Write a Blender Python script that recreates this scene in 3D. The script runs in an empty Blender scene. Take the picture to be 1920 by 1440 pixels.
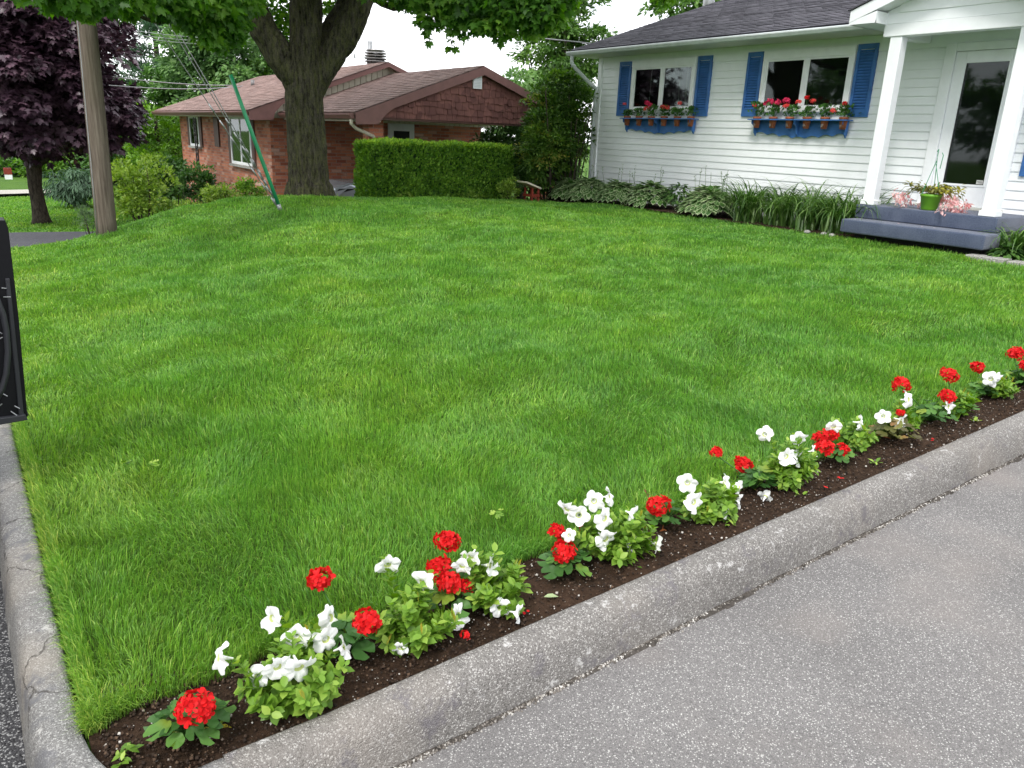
import bpy, math, random
import numpy as np
from mathutils import Vector, Matrix
random.seed(7); rng = np.random.default_rng(7)
R = math.radians
S = bpy.context.scene
col = S.collection

# ------------------------------------------------------------------ camera, world, sun, exposure
F = 1450.0; PITCH = R(17.8); ROLL = 0.040; HEAD = R(35.6); CH = 1.6
C0 = np.array([0, 0, CH])
_fh = np.array([math.sin(HEAD), math.cos(HEAD), 0]); _r0 = np.array([math.cos(HEAD), -math.sin(HEAD), 0])
FWD = _fh * math.cos(PITCH) + np.array([0, 0, -math.sin(PITCH)])
_u0 = np.cross(_r0, FWD)
RT = math.cos(ROLL) * _r0 + math.sin(ROLL) * _u0
UP = -math.sin(ROLL) * _r0 + math.cos(ROLL) * _u0
cam = bpy.data.cameras.new('camera'); cam.sensor_width = 36; cam.lens = F / 1920 * 36
cam.clip_end = 600; cam.clip_start = 0.05
co = bpy.data.objects.new('camera', cam); col.objects.link(co); S.camera = co
co.matrix_world = Matrix(((RT[0], UP[0], -FWD[0], 0), (RT[1], UP[1], -FWD[1], 0), (RT[2], UP[2], -FWD[2], CH), (0, 0, 0, 1)))

SUN_EL, SUN_AZ = R(52), R(242)       # azimuth clockwise from +Y
W = bpy.data.worlds.new('World'); S.world = W; W.use_nodes = True
nt = W.node_tree; bg = nt.nodes['Background']; bg.inputs['Strength'].default_value = 0.135
sky = nt.nodes.new('ShaderNodeTexSky'); sky.sky_type = 'NISHITA'; sky.sun_disc = False
sky.sun_elevation = SUN_EL; sky.sun_rotation = SUN_AZ
tc = nt.nodes.new('ShaderNodeTexCoord'); mp = nt.nodes.new('ShaderNodeMapping'); mp.inputs['Scale'].default_value = (1, 1, 3.0)
ns = nt.nodes.new('ShaderNodeTexNoise'); ns.inputs['Scale'].default_value = 2.3; ns.inputs['Detail'].default_value = 6
cr = nt.nodes.new('ShaderNodeValToRGB'); cr.color_ramp.elements[0].position = .30; cr.color_ramp.elements[1].position = .50
cr.color_ramp.elements[0].color = (.62,)*3 + (1,); cr.color_ramp.elements[1].color = (1, 1, 1, 1)
mx = nt.nodes.new('ShaderNodeMix'); mx.data_type = 'RGBA'; mx.inputs[7].default_value = (8.0, 8.15, 8.4, 1)
nt.links.new(tc.outputs['Generated'], mp.inputs['Vector']); nt.links.new(mp.outputs[0], ns.inputs['Vector'])
nt.links.new(ns.outputs[0], cr.inputs[0]); nt.links.new(cr.outputs[0], mx.inputs[0])
nt.links.new(sky.outputs[0], mx.inputs[6]); nt.links.new(mx.outputs[2], bg.inputs[0])
sl = bpy.data.lights.new('sun', 'SUN'); sl.energy = 1.5; sl.angle = R(14); sl.color = (1, .96, .9)
so = bpy.data.objects.new('sun', sl); col.objects.link(so)
sd = Vector((math.sin(SUN_AZ) * math.cos(SUN_EL), math.cos(SUN_AZ) * math.cos(SUN_EL), math.sin(SUN_EL)))
so.rotation_euler = sd.to_track_quat('Z', 'Y').to_euler()
S.view_settings.view_transform = 'Standard'; S.view_settings.look = 'None'; S.view_settings.gamma = 1
S.view_settings.exposure = 1.0
S.cycles.max_bounces = 8; S.cycles.diffuse_bounces = 6; S.cycles.transparent_max_bounces = 8; S.cycles.caustics_reflective = False; S.cycles.caustics_refractive = False

# ------------------------------------------------------------------ surveyed positions: a sight line cut with a vertical plane or a distance
def ray(u, v): return FWD + RT * (u - 960) / F - UP * (v - 720) / F
def on_y(u, v, Y): d = ray(u, v); return C0 + d * (Y / d[1])
def on_x(u, v, X): d = ray(u, v); return C0 + d * (X / d[0])
def at_d(u, v, D): d = ray(u, v); return C0 + d * (D / math.hypot(d[0], d[1]))

# ------------------------------------------------------------------ numpy noise
def _h(ix, iy, iz, s):
    n = (ix.astype(np.int64) * 374761393 + iy.astype(np.int64) * 668265263 + iz.astype(np.int64) * 2147483647 + s * 974711) & 0xffffffff
    n = ((n ^ (n >> 13)) * 1274126177) & 0xffffffff
    return ((n ^ (n >> 16)) & 0xffff) / 65535.0
def vn(x, y, z=None, s=0):
    x = np.asarray(x, float); y = np.asarray(y, float); z = np.zeros_like(x) if z is None else np.asarray(z, float)
    ix, iy, iz = np.floor(x), np.floor(y), np.floor(z)
    fx, fy, fz = x - ix, y - iy, z - iz
    fx, fy, fz = [f * f * (3 - 2 * f) for f in (fx, fy, fz)]
    r = 0
    for a in (0, 1):
        for b in (0, 1):
            for c in (0, 1):
                r = r + _h(ix + a, iy + b, iz + c, s) * (fx if a else 1 - fx) * (fy if b else 1 - fy) * (fz if c else 1 - fz)
    return r
def fbm(x, y, z=None, s=0, o=3):
    r = 0; a = .5; t = 0; k = 1
    for i in range(o):
        r = r + a * vn(np.asarray(x) * k, np.asarray(y) * k, None if z is None else np.asarray(z) * k, s + i); t += a; a *= .5; k *= 2.03
    return r / t

# ------------------------------------------------------------------ terrain
CP = []
for x in (0, 1, 2, 3.5, 5, 7, 9, 12, 16): CP.append((x, 1.62, .14 + .038 * max(x - .6, 0)))
for y, z in ((2, .14), (3, .13), (4, .12), (6, .08), (8, .0), (10, -.08), (12, -.16), (14, -.4)): CP.append((.06, y, z))
CP += [(1.54, 11.44, .16), (4.8, 12.65, .54), (3.79, 11.07, .44), (.48, 12.0, -.13), (.97, 11.96, -.04), (1.88, 11.85, .2), (2.35, 12.07, .31), (2.96, 12.3, .4), (3.46, 12.4, .49), (4.1, 12.5, .53),
       (6, 12.9, .43), (9.2, 13, .34), (7.5, 13, .4), (1, 6, .2), (3, 6, .33), (6, 6, .42), (8.5, 6, .46), (1, 9, .1), (3, 9, .34), (6, 9, .46), (8, 9, .48),
       (9.75, 12.2, .38), (9.75, 10.4, .46), (9.75, 8.8, .45), (9.75, 6.9, .45), (9.75, 5.6, .46), (9.75, 4.2, .44), (10.9, 12.6, .40), (10.9, 9, .48), (10.9, 5, .47), (3, 3.5, .27), (6, 3.5, .38), (1.2, 3.5, .19),
       (2, 14, -.2), (3.5, 14, .1), (5, 14, .25), (7, 14.3, .1), (9, 14.3, .1), (11, 14, .3),
       (0, 16, -.65), (3, 15.5, -.6), (6, 16, -.85), (9, 16, -.9), (12, 16, -.6), (3, 18.5, -.78), (0, 18.5, -.7), (6, 19, -.85), (9, 20, -.8), (16, 20, -.3),
       (1.6, 22.3, -.8), (6, 24, -.75), (6, 29, -.8), (1, 30, -1), (3, 34, -1), (10, 33, -.9), (2, 45, -1.2), (20, 45, -1.2), (40, 30, -.3), (20, 5, .55), (20, -6, .6), (14, -4, .5), (60, 60, -1.3), (-3, 45, -1.3), (-3, 20, -.9)]
CP = np.array(CP)
def _solve():
    p = CP[:, :2]; n = len(p)
    d = np.sqrt(((p[:, None] - p[None]) ** 2).sum(-1) + .15)
    A = np.zeros((n + 3, n + 3)); A[:n, :n] = d + np.eye(n) * -.02; A[:n, n] = 1; A[:n, n+1:] = p; A[n, :n] = 1; A[n+1:, :n] = p.T
    return np.linalg.solve(A, np.r_[CP[:, 2], 0, 0, 0])
_w = _solve()
def base_z(x, y):
    x = np.asarray(x, float); y = np.asarray(y, float); sh = x.shape
    x = x.ravel(); y = y.ravel(); out = np.empty_like(x)
    for i in range(0, len(x), 60000):
        a, b = x[i:i+60000], y[i:i+60000]
        d = np.sqrt((a[:, None] - CP[None, :, 0]) ** 2 + (b[:, None] - CP[None, :, 1]) ** 2 + .15)
        out[i:i+60000] = d @ _w[:-3] + _w[-3] + _w[-2] * a + _w[-1] * b
    return out.reshape(sh)
GX, GY = np.meshgrid(np.linspace(-1, 13, 141), np.linspace(1, 25, 241), indexing='ij')
_GZ = base_z(GX, GY)
def ter(x, y):      # fast lookup of the solved surface plus small undulations of the turf
    x = np.asarray(x, float); y = np.asarray(y, float)
    fx = np.clip((x + 1) / .1, 0, 139.999); fy = np.clip((y - 1) / .1, 0, 239.999)
    ix = fx.astype(int); iy = fy.astype(int); fx = fx - ix; fy = fy - iy
    z = _GZ[ix, iy] * (1-fx) * (1-fy) + _GZ[ix+1, iy] * fx * (1-fy) + _GZ[ix, iy+1] * (1-fx) * fy + _GZ[ix+1, iy+1] * fx * fy
    damp = np.clip((y - 1.9) / .8, 0, 1) * np.clip((x - .05) / .5, 0, 1) * np.clip((9.9 - x) / .6, 0, 1)
    return z + damp * ((fbm(x * 1.1, y * 1.1, s=3, o=3) - .5) * .12 + (vn(x * 3.2, y * 3.2, s=9) - .5) * .034)
def tz(x, y): return float(ter(np.array([x]), np.array([y]))[0])

# ------------------------------------------------------------------ object helpers
def tag(o, label=None, cat=None, group=None, kind=None):
    if label: o['label'] = label
    if cat: o['category'] = cat
    if group: o['group'] = group
    if kind: o['kind'] = kind
    return o
def empty(name, loc, label=None, cat=None, group=None, rz=0):
    o = bpy.data.objects.new(name, None); o.location = loc; o.rotation_euler = (0, 0, rz); o.empty_display_size = .1
    col.objects.link(o); return tag(o, label, cat, group)
def link(name, me, parent=None):
    o = bpy.data.objects.new(name, me); col.objects.link(o)
    if parent is not None:
        o.parent = parent
        # geometry is written in world coordinates; cancel the parent's offset
        m = Matrix.Translation(world_loc(parent)) @ Matrix.Rotation(world_rz(parent), 4, 'Z')
        o.matrix_parent_inverse = Matrix.Identity(4)
        o.matrix_basis = m.inverted()
    return o
def world_loc(o):
    if o.type == 'EMPTY': return Vector(o.location)
    return Vector((0, 0, 0))
def world_rz(o): return o.rotation_euler.z if o.type == 'EMPTY' else 0.0
class MB:
    def __init__(s): s.v = []; s.f = []; s.m = []
    def add(s, vs, fs, mi=0):
        n = len(s.v); s.v += [tuple(map(float, q)) for q in vs]; s.f += [tuple(i + n for i in f) for f in fs]; s.m += [mi] * len(fs); return s
    def box(s, a, b, mi=0):
        x0, y0, z0 = a; x1, y1, z1 = b
        if x0 > x1: x0, x1 = x1, x0
        if y0 > y1: y0, y1 = y1, y0
        if z0 > z1: z0, z1 = z1, z0
        return s.add([(x0,y0,z0),(x1,y0,z0),(x1,y1,z0),(x0,y1,z0),(x0,y0,z1),(x1,y0,z1),(x1,y1,z1),(x0,y1,z1)],
                     [(3,2,1,0),(4,5,6,7),(0,1,5,4),(1,2,6,5),(2,3,7,6),(3,0,4,7)], mi)
    def prism(s, poly, vec, mi=0):      # poly: planar 3-D polygon, extruded by vec
        n = len(poly); p = [np.array(q, float) for q in poly]; v = np.array(vec, float)
        s.add(p + [q + v for q in p], [tuple(range(n))[::-1], tuple(range(n, 2*n))] + [(i, (i+1) % n, n + (i+1) % n, n + i) for i in range(n)], mi); return s
    def tube(s, pts, rad, n=8, mi=0, cap=True):
        pts = [np.array(p, float) for p in pts]; k = len(pts)
        if not hasattr(rad, '__len__'): rad = [rad] * k
        ref = None; vs = []
        for i, p in enumerate(pts):
            t = pts[min(i+1, k-1)] - pts[max(i-1, 0)]; t /= (np.linalg.norm(t) + 1e-9)
            if ref is None: ref = np.array([1., 0, 0]) if abs(t[0]) < .9 else np.array([0, 1., 0])
            a = np.cross(t, ref); a /= np.linalg.norm(a) + 1e-9; b = np.cross(t, a); ref = -np.cross(t, a) * 0 + ref
            for j in range(n):
                w = 2 * math.pi * j / n; vs.append(p + rad[i] * (a * math.cos(w) + b * math.sin(w)))
        fs = [(i*n + j, i*n + (j+1) % n, (i+1)*n + (j+1) % n, (i+1)*n + j) for i in range(k-1) for j in range(n)]
        if cap: fs += [tuple(range(n))[::-1], tuple((k-1)*n + j for j in range(n))]
        return s.add(vs, fs, mi)
    def lathe(s, c, prof, n=20, mi=0):   # prof: (radius, z)
        vs = [(c[0] + r * math.cos(2*math.pi*j/n), c[1] + r * math.sin(2*math.pi*j/n), c[2] + z) for r, z in prof for j in range(n)]
        fs = [(i*n + j, i*n + (j+1) % n, (i+1)*n + (j+1) % n, (i+1)*n + j) for i in range(len(prof)-1) for j in range(n)]
        return s.add(vs, fs, mi)
    def build(s, name, mat, parent=None, smooth=False, bevel=0):
        me = bpy.data.meshes.new(name); me.from_pydata(s.v, [], s.f)
        for m_ in (mat if isinstance(mat, (list, tuple)) else [mat]): me.materials.append(m_)
        me.polygons.foreach_set('material_index', s.m)
        if smooth: me.polygons.foreach_set('use_smooth', [True] * len(me.polygons))
        me.validate(); me.update()
        o = link(name, me, parent)
        if bevel:
            b = o.modifiers.new('bevel', 'BEVEL'); b.width = bevel; b.segments = 2; b.limit_method = 'ANGLE'; b.angle_limit = R(40)
        return o

# templates: verts (k,3), faces grouped; x across, y along the leaf, z = normal
def _tmpl(v, f, mi=None):
    return np.array(v, float), f, (mi or [0] * len(f))
T_DIA = _tmpl([(0,0,0), (-.33,.42,.07), (0,1,-.05), (.33,.42,.07)], [(0,2,1), (0,3,2)])
T_OVAL = _tmpl([(0,0,0),(-.2,.3,.06),(0,.3,0),(.2,.3,.06),(-.22,.62,.05),(0,.62,-.01),(.22,.62,.05),(0,1,-.1)],
               [(0,2,1),(0,3,2),(1,2,5,4),(2,3,6,5),(4,5,7),(5,6,7)])
_mo = [(0,-.08),(.10,.0),(.30,-.12),(.26,.06),(.52,.12),(.40,.26),(.62,.52),(.38,.50),(.30,.56),(.16,.50),(.22,.74),(.10,.76),(0,1.02)]
_mo = _mo + [(-x, y) for x, y in _mo[-2:0:-1]]
T_MAPLE = _tmpl([(0,.3,0)] + [(x, y, -.10 * (abs(x) * 2) ** 2 - .12 * max(y - .5, 0)) for x, y in _mo], [(0, 1 + i, 1 + (i+1) % len(_mo)) for i in range(len(_mo))])
_rd = []; _rm = []; _NR = 26
for i in range(_NR + 1):
    a = R(-255 + i * (330 / _NR)); lob = .5 + .5 * math.cos(i / _NR * 2 * math.pi * 6.5); rr = .5 * (.94 + .07 * lob); zz = .07 + .03 * math.cos(i * 1.45) + .04 * lob
    _rd.append((rr * math.cos(a), .5 + rr * math.sin(a), zz)); _rm.append((.30 * math.cos(a), .48 + .30 * math.sin(a), .045))
T_ROUND = _tmpl([(0,.40,0)] + _rm + _rd, [(0, i, i+1) for i in range(1, _NR+1)] + [(i, _NR+1+i, _NR+2+i, i+1) for i in range(1, _NR+1)])
_hin = [(0,.04),(.16,.2),(.22,.42),(.16,.7),(0,.9),(-.16,.7),(-.22,.42),(-.16,.2)]
_hout = [(0,0),(.20,.17),(.275,.42),(.19,.73),(0,1.01),(-.19,.73),(-.275,.42),(-.20,.17)]
T_HOSTA = _tmpl([(0,.45,-.05)] + [(x, y, .02 - .10 * max(y-.4, 0)) for x, y in _hin] + [(x, y, .05 - .22 * max(y-.4, 0)) for x, y in _hout],
                [(0, 1+i, 1+(i+1) % 8) for i in range(8)] + [(1+i, 9+i, 9+(i+1) % 8, 1+(i+1) % 8) for i in range(8)], [0]*8 + [1]*8)
T_NEEDLE = _tmpl([(0,0,0), (-.09,.5,.03), (0,1,0), (.09,.5,.03)], [(0,2,1), (0,3,2)])
T_PETAL = _tmpl([(0,0,0),(-.3,.45,.08),(-.26,.9,-.02),(0,1.02,-.08),(.26,.9,-.02),(.3,.45,.08)], [(0,5,4,3),(0,3,2,1)])

def fast(name, V, loops, starts, totals, mats, parent=None, midx=None, rnd=None, smooth=False, hgt=None):
    me = bpy.data.meshes.new(name)
    me.vertices.add(len(V)); me.vertices.foreach_set('co', np.ascontiguousarray(V, np.float32).ravel())
    me.loops.add(len(loops)); me.loops.foreach_set('vertex_index', np.ascontiguousarray(loops, np.int32))
    me.polygons.add(len(starts)); me.polygons.foreach_set('loop_start', np.ascontiguousarray(starts, np.int32))
    try: me.polygons.foreach_set('loop_total', np.ascontiguousarray(totals, np.int32))
    except Exception: pass
    for m_ in (mats if isinstance(mats, (list, tuple)) else [mats]): me.materials.append(m_)
    if midx is not None: me.polygons.foreach_set('material_index', np.ascontiguousarray(midx, np.int32))
    if smooth: me.polygons.foreach_set('use_smooth', np.ones(len(starts), bool))
    if rnd is not None:
        a = me.attributes.new('rnd', 'FLOAT', 'POINT'); a.data.foreach_set('value', np.ascontiguousarray(rnd, np.float32))
    if hgt is not None:
        a = me.attributes.new('hgt', 'FLOAT', 'POINT'); a.data.foreach_set('value', np.ascontiguousarray(hgt, np.float32))
    me.update(calc_edges=True)
    return link(name, me, parent)
def leafarrays(tm, P, D, N, size, rnd=None):
    tv, tf, tmi = tm; n = len(P)
    D = D / (np.linalg.norm(D, axis=1, keepdims=True) + 1e-9)
    X = np.cross(D, N); X /= (np.linalg.norm(X, axis=1, keepdims=True) + 1e-9); Z = np.cross(X, D)
    size = np.broadcast_to(size, (n,))[:, None, None]
    V = P[:, None] + size * (tv[None, :, 0:1] * X[:, None] + tv[None, :, 1:2] * D[:, None] + tv[None, :, 2:3] * Z[:, None])
    k = len(tv); V = V.reshape(-1, 3)
    fl = np.concatenate([np.array(f) for f in tf]); ft = np.array([len(f) for f in tf])
    loops = (fl[None] + (np.arange(n) * k)[:, None]).ravel(); tot = np.tile(ft, n); mi = np.tile(np.array(tmi), n)
    rn = np.repeat(rng.random(n) if rnd is None else rnd, k)
    return V, loops, tot, mi, rn
def join(arrs):
    V = []; L = []; T = []; M = []; Q = []; off = 0
    for v, l, t, m, q in arrs: V.append(v); L.append(l + off); T.append(t); M.append(m); Q.append(q); off += len(v)
    V, L, T, M, Q = map(np.concatenate, (V, L, T, M, Q)); st = np.r_[0, np.cumsum(T)[:-1]]
    return V, L, st, T, M, Q
def leafobj(name, arrs, mats, parent=None, smooth=False):
    V, L, st, T, M, Q = join(arrs); return fast(name, V, L, st, T, mats, parent, M, Q, smooth)
def mbarr(mb, rn=.5):     # an MB as arrays, so stems can share a mesh with leaves
    V = np.array(mb.v); L = np.concatenate([np.array(f) for f in mb.f]); T = np.array([len(f) for f in mb.f])
    return V, L, T, np.array(mb.m), np.full(len(V), rn)
def rdir(n):
    v = rng.normal(size=(n, 3)); return v / np.linalg.norm(v, axis=1, keepdims=True)

# ------------------------------------------------------------------ materials
def newmat(name):
    m = bpy.data.materials.new(name); m.use_nodes = True; nt = m.node_tree; return m, nt, nt.nodes['Principled BSDF']
def N_(nt, t, **kw):
    n = nt.nodes.new(t)
    for k, v in kw.items():
        if k in n.inputs: n.inputs[k].default_value = v
        else: setattr(n, k, v)
    return n
def pos(nt, scale=(1,1,1), rot=(0,0,0)):
    g = nt.nodes.new('ShaderNodeNewGeometry'); m = nt.nodes.new('ShaderNodeMapping'); m.inputs['Scale'].default_value = scale; m.inputs['Rotation'].default_value = rot
    nt.links.new(g.outputs['Position'], m.inputs[0]); return m.outputs[0]
def ramp(nt, src, stops, interp='LINEAR'):
    r = nt.nodes.new('ShaderNodeValToRGB'); r.color_ramp.interpolation = interp
    while len(r.color_ramp.elements) < len(stops): r.color_ramp.elements.new(.5)
    for e, (p, c) in zip(r.color_ramp.elements, stops): e.position = p; e.color = (*c, 1) if len(c) == 3 else c
    nt.links.new(src, r.inputs[0]); return r.outputs[0]
def g3(v): return (v, v, v)
def mix(nt, fac, a, b, mode='MIX'):
    m = nt.nodes.new('ShaderNodeMix'); m.data_type = 'RGBA'; m.blend_type = mode
    for s, q in ((0, fac), (6, a), (7, b)):
        if hasattr(q, 'links'): nt.links.new(q, m.inputs[s])
        elif s == 0: m.inputs[0].default_value = q
        else: m.inputs[s].default_value = (*q, 1)
    return m.outputs[2]
def noise(nt, vec, scale, detail=3, rough=.5):
    n = N_(nt, 'ShaderNodeTexNoise', Scale=scale, Detail=detail, Roughness=rough); nt.links.new(vec, n.inputs['Vector']); return n.outputs[0]
def voro(nt, vec, scale, out='Color', feature='F1', rnd=1.0):
    n = nt.nodes.new('ShaderNodeTexVoronoi'); n.feature = feature; n.inputs['Scale'].default_value = scale; n.inputs['Randomness'].default_value = rnd
    nt.links.new(vec, n.inputs['Vector']); return n.outputs[out]
def bump(nt, b, h, strength, dist=.01, chain=None):
    n = nt.nodes.new('ShaderNodeBump'); n.inputs['Strength'].default_value = strength; n.inputs['Distance'].default_value = dist
    nt.links.new(h, n.inputs['Height'])
    if chain is not None: nt.links.new(chain, n.inputs['Normal'])
    if b is not None: nt.links.new(n.outputs[0], b.inputs['Normal'])
    return n.outputs[0]
def paint(name, c, rough=.45, dirt=.08, spec=.4, metal=0, sc=6):
    m, nt, b = newmat(name); b.inputs['Roughness'].default_value = rough; b.inputs['Specular IOR Level'].default_value = spec; b.inputs['Metallic'].default_value = metal
    n = noise(nt, pos(nt), sc, 5, .6)
    c2 = tuple(x * (1 - dirt * 2.2) for x in c)
    nt.links.new(ramp(nt, n, [(.3, c2), (.6, c)]), b.inputs['Base Color']); bump(nt, b, noise(nt, pos(nt), 60, 3), .08, .003)
    return m
def leafmat(name, stops, trans=.35, rough=.5, clump=2.5, amt=.35, spec=.35):
    m, nt, b = newmat(name)
    a = nt.nodes.new('ShaderNodeAttribute'); a.attribute_name = 'rnd'
    cl = noise(nt, pos(nt), clump, 2)
    md = nt.nodes.new('ShaderNodeMath'); md.operation = 'MULTIPLY_ADD'; nt.links.new(cl, md.inputs[0]); md.inputs[1].default_value = amt * 2.4; md.inputs[2].default_value = -amt * 1.2
    ad = nt.nodes.new('ShaderNodeMath'); ad.operation = 'ADD'; ad.use_clamp = True; nt.links.new(md.outputs[0], ad.inputs[0]); nt.links.new(a.outputs['Fac'], ad.inputs[1])
    c = ramp(nt, ad.outputs[0], stops); nt.links.new(c, b.inputs['Base Color'])
    b.inputs['Roughness'].default_value = rough; b.inputs['Specular IOR Level'].default_value = spec
    t = nt.nodes.new('ShaderNodeBsdfTranslucent'); hs = nt.nodes.new('ShaderNodeHueSaturation'); hs.inputs['Saturation'].default_value = 1.15; hs.inputs['Value'].default_value = 1.5
    nt.links.new(c, hs.inputs['Color']); nt.links.new(hs.outputs[0], t.inputs['Color'])
    ms = nt.nodes.new('ShaderNodeMixShader'); ms.inputs[0].default_value = trans
    nt.links.new(b.outputs[0], ms.inputs[1]); nt.links.new(t.outputs[0], ms.inputs[2]); nt.links.new(ms.outputs[0], nt.nodes['Material Output'].inputs[0])
    return m
def aggregate(name, base, light, dark, sc, white=.10, bumpv=.6, tint=None, stain=None, big=True):
    """concrete or asphalt with pebbles showing at the surface"""
    m, nt, b = newmat(name); p = pos(nt); b.inputs['Roughness'].default_value = .85; b.inputs['Specular IOR Level'].default_value = .25
    vc = voro(nt, p, sc); sp = N_(nt, 'ShaderNodeSeparateColor'); nt.links.new(vc, sp.inputs[0])
    vd = voro(nt, p, sc, 'Distance')
    c = ramp(nt, sp.outputs[0], [(0, dark), (.25, base), (1 - white * 1.6, tuple(x * 1.12 for x in base)), (1 - white, light)])
    edge = ramp(nt, vd, [(.15, g3(1)), (.62, g3(.62))]); c = mix(nt, 1, c, edge, 'MULTIPLY')
    if big:
        v2 = voro(nt, p, sc * .42); s2 = N_(nt, 'ShaderNodeSeparateColor'); nt.links.new(v2, s2.inputs[0]); d2 = voro(nt, p, sc * .42, 'Distance')
        inside = ramp(nt, d2, [(.22, g3(1)), (.27, g3(0))]); pick = ramp(nt, s2.outputs[1], [(.93, g3(0)), (.94, g3(.8))])
        f = mix(nt, 1, inside, pick, 'MULTIPLY'); c = mix(nt, f, c, tuple(min(.8, x * 1.15) for x in light))
    big1 = ramp(nt, noise(nt, p, 1.3, 5, .65), [(.3, g3(.83)), (.7, g3(1.08))]); c = mix(nt, 1, c, big1, 'MULTIPLY')
    if tint: c = mix(nt, ramp(nt, noise(nt, p, 2.2, 3), [(.5, g3(0)), (.75, g3(.5))]), c, tint)
    if stain:
        n1 = noise(nt, p, 5.5, 6, .75); c = mix(nt, ramp(nt, n1, [(.55, g3(0)), (.63, g3(.8))]), c, stain[0])
        n2 = noise(nt, pos(nt, (1.3, 1.6, 1.1)), 7.5, 6, .8); c = mix(nt, ramp(nt, n2, [(.60, g3(0)), (.66, g3(.7))]), c, stain[1])
    if name == 'old_kerb':
        wv = nt.nodes.new('ShaderNodeVectorMath'); wv.operation = 'MULTIPLY_ADD'; nn = N_(nt, 'ShaderNodeTexNoise', Scale=9.0, Detail=5.0); nt.links.new(p, nn.inputs['Vector']); nt.links.new(nn.outputs['Color'], wv.inputs[0]); wv.inputs[1].default_value = (.16, .16, .16); nt.links.new(p, wv.inputs[2])
        ed = nt.nodes.new('ShaderNodeTexVoronoi'); ed.feature = 'DISTANCE_TO_EDGE'; ed.inputs['Scale'].default_value = 2.1; nt.links.new(wv.outputs[0], ed.inputs['Vector'])
        c = mix(nt, ramp(nt, ed.outputs['Distance'], [(.003, g3(.8)), (.007, g3(0))]), c, (.04, .035, .03))
    nt.links.new(c, b.inputs['Base Color'])
    ch = bump(nt, None, noise(nt, p, 14, 5, .7), .35, .02)
    bump(nt, b, ramp(nt, vd, [(0, g3(1)), (.7, g3(0))]), bumpv, .004, ch)
    return m

M = {}
M['white'] = paint('white_vinyl', (.82, .845, .875), .45, .02)
M['trim'] = paint('white_trim', (.83, .85, .88), .4, .03)
M['gutter'] = paint('gutter_white', (.66, .70, .72), .4, .08)
M['soffit'] = paint('soffit_cream', (.62, .62, .56), .5, .04)
M['blue'] = paint('shutter_blue', (.045, .155, .43), .55, .12)
M['green_plastic'] = paint('green_plastic', (.02, .26, .11), .35, .1)
M['galv'] = paint('galvanised', (.38, .39, .40), .45, .15, metal=.6)
M['black'] = paint('black_plastic', (.005, .005, .007), .45, .1, .18)
M['black_trim'] = paint('black_trim', (.022, .023, .028), .45, .1)
M['iron'] = paint('black_iron', (.02, .02, .02), .5, .1)
M['terra'] = paint('terracotta', (.36, .11, .05), .8, .2, sc=30)
M['potgreen'] = paint('pot_green', (.13, .33, .02), .45, .1)
M['stone'] = aggregate('pale_stone', (.42, .41, .38), (.6, .6, .57), (.22, .21, .2), 90, .12, .4)
M['brownfascia'] = paint('brown_fascia', (.21, .10, .092), .5, .08)
M['brownwood'] = paint('brown_trim', (.10, .045, .035), .6, .1)
M['cream'] = paint('cream_siding', (.62, .57, .45), .5, .08)
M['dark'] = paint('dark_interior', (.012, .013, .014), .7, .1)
M['curtain'] = paint('curtain_white', (.62, .62, .60), .8, .1)
M['silver'] = paint('silver_paint', (.50, .53, .58), .25, .05, .6, .5)
M['redwood'] = paint('red_wood', (.25, .035, .02), .6, .2)
M['chimney'] = paint('metal_chimney', (.20, .19, .19), .45, .2, metal=.5)
M['rubber'] = paint('rubber', (.02, .02, .02), .8, .1)
def glassmat(name, tint=(.02, .025, .024), rough=.03):
    m, nt, b = newmat(name)
    g = nt.nodes.new('ShaderNodeBsdfGlossy'); g.inputs['Roughness'].default_value = rough; g.inputs['Color'].default_value = (.9, .95, .95, 1)
    t = nt.nodes.new('ShaderNodeBsdfTransparent'); t.inputs['Color'].default_value = (.62, .66, .65, 1)
    fr = nt.nodes.new('ShaderNodeFresnel'); fr.inputs['IOR'].default_value = 1.38
    ms = nt.nodes.new('ShaderNodeMixShader'); nt.links.new(fr.outputs[0], ms.inputs[0]); nt.links.new(t.outputs[0], ms.inputs[1]); nt.links.new(g.outputs[0], ms.inputs[2])
    nt.links.new(ms.outputs[0], nt.nodes['Material Output'].inputs[0]); return m
M['glass'] = glassmat('window_glass')
M['street'] = aggregate('dark_asphalt', (.075, .075, .08), (.40, .40, .40), (.02, .02, .022), 210, .15, .8, big=False)
M['farasphalt'] = aggregate('far_asphalt', (.085, .085, .10), (.16, .16, .17), (.06, .06, .07), 60, .05, .3, big=False)
M['drive'] = aggregate('grey_asphalt', (.212, .203, .200), (.52, .51, .49), (.140, .134, .134), 300, .065, .4, tint=(.225, .20, .185))
M['kerb'] = aggregate('kerb_concrete', (.262, .247, .233), (.53, .51, .485), (.155, .145, .135), 250, .12, .8, tint=(.27, .24, .21), stain=((.13, .12, .13), (.55, .54, .53)), big=True)
M['oldkerb'] = aggregate('old_kerb', (.26, .255, .248), (.46, .455, .44), (.17, .165, .16), 260, .14, .6, tint=(.33, .29, .24), stain=((.13, .13, .14), (.5, .49, .47)), big=False)
M['path'] = aggregate('light_path', (.45, .42, .37), (.6, .58, .54), (.3, .28, .25), 60, .1, .3, big=False)
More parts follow.
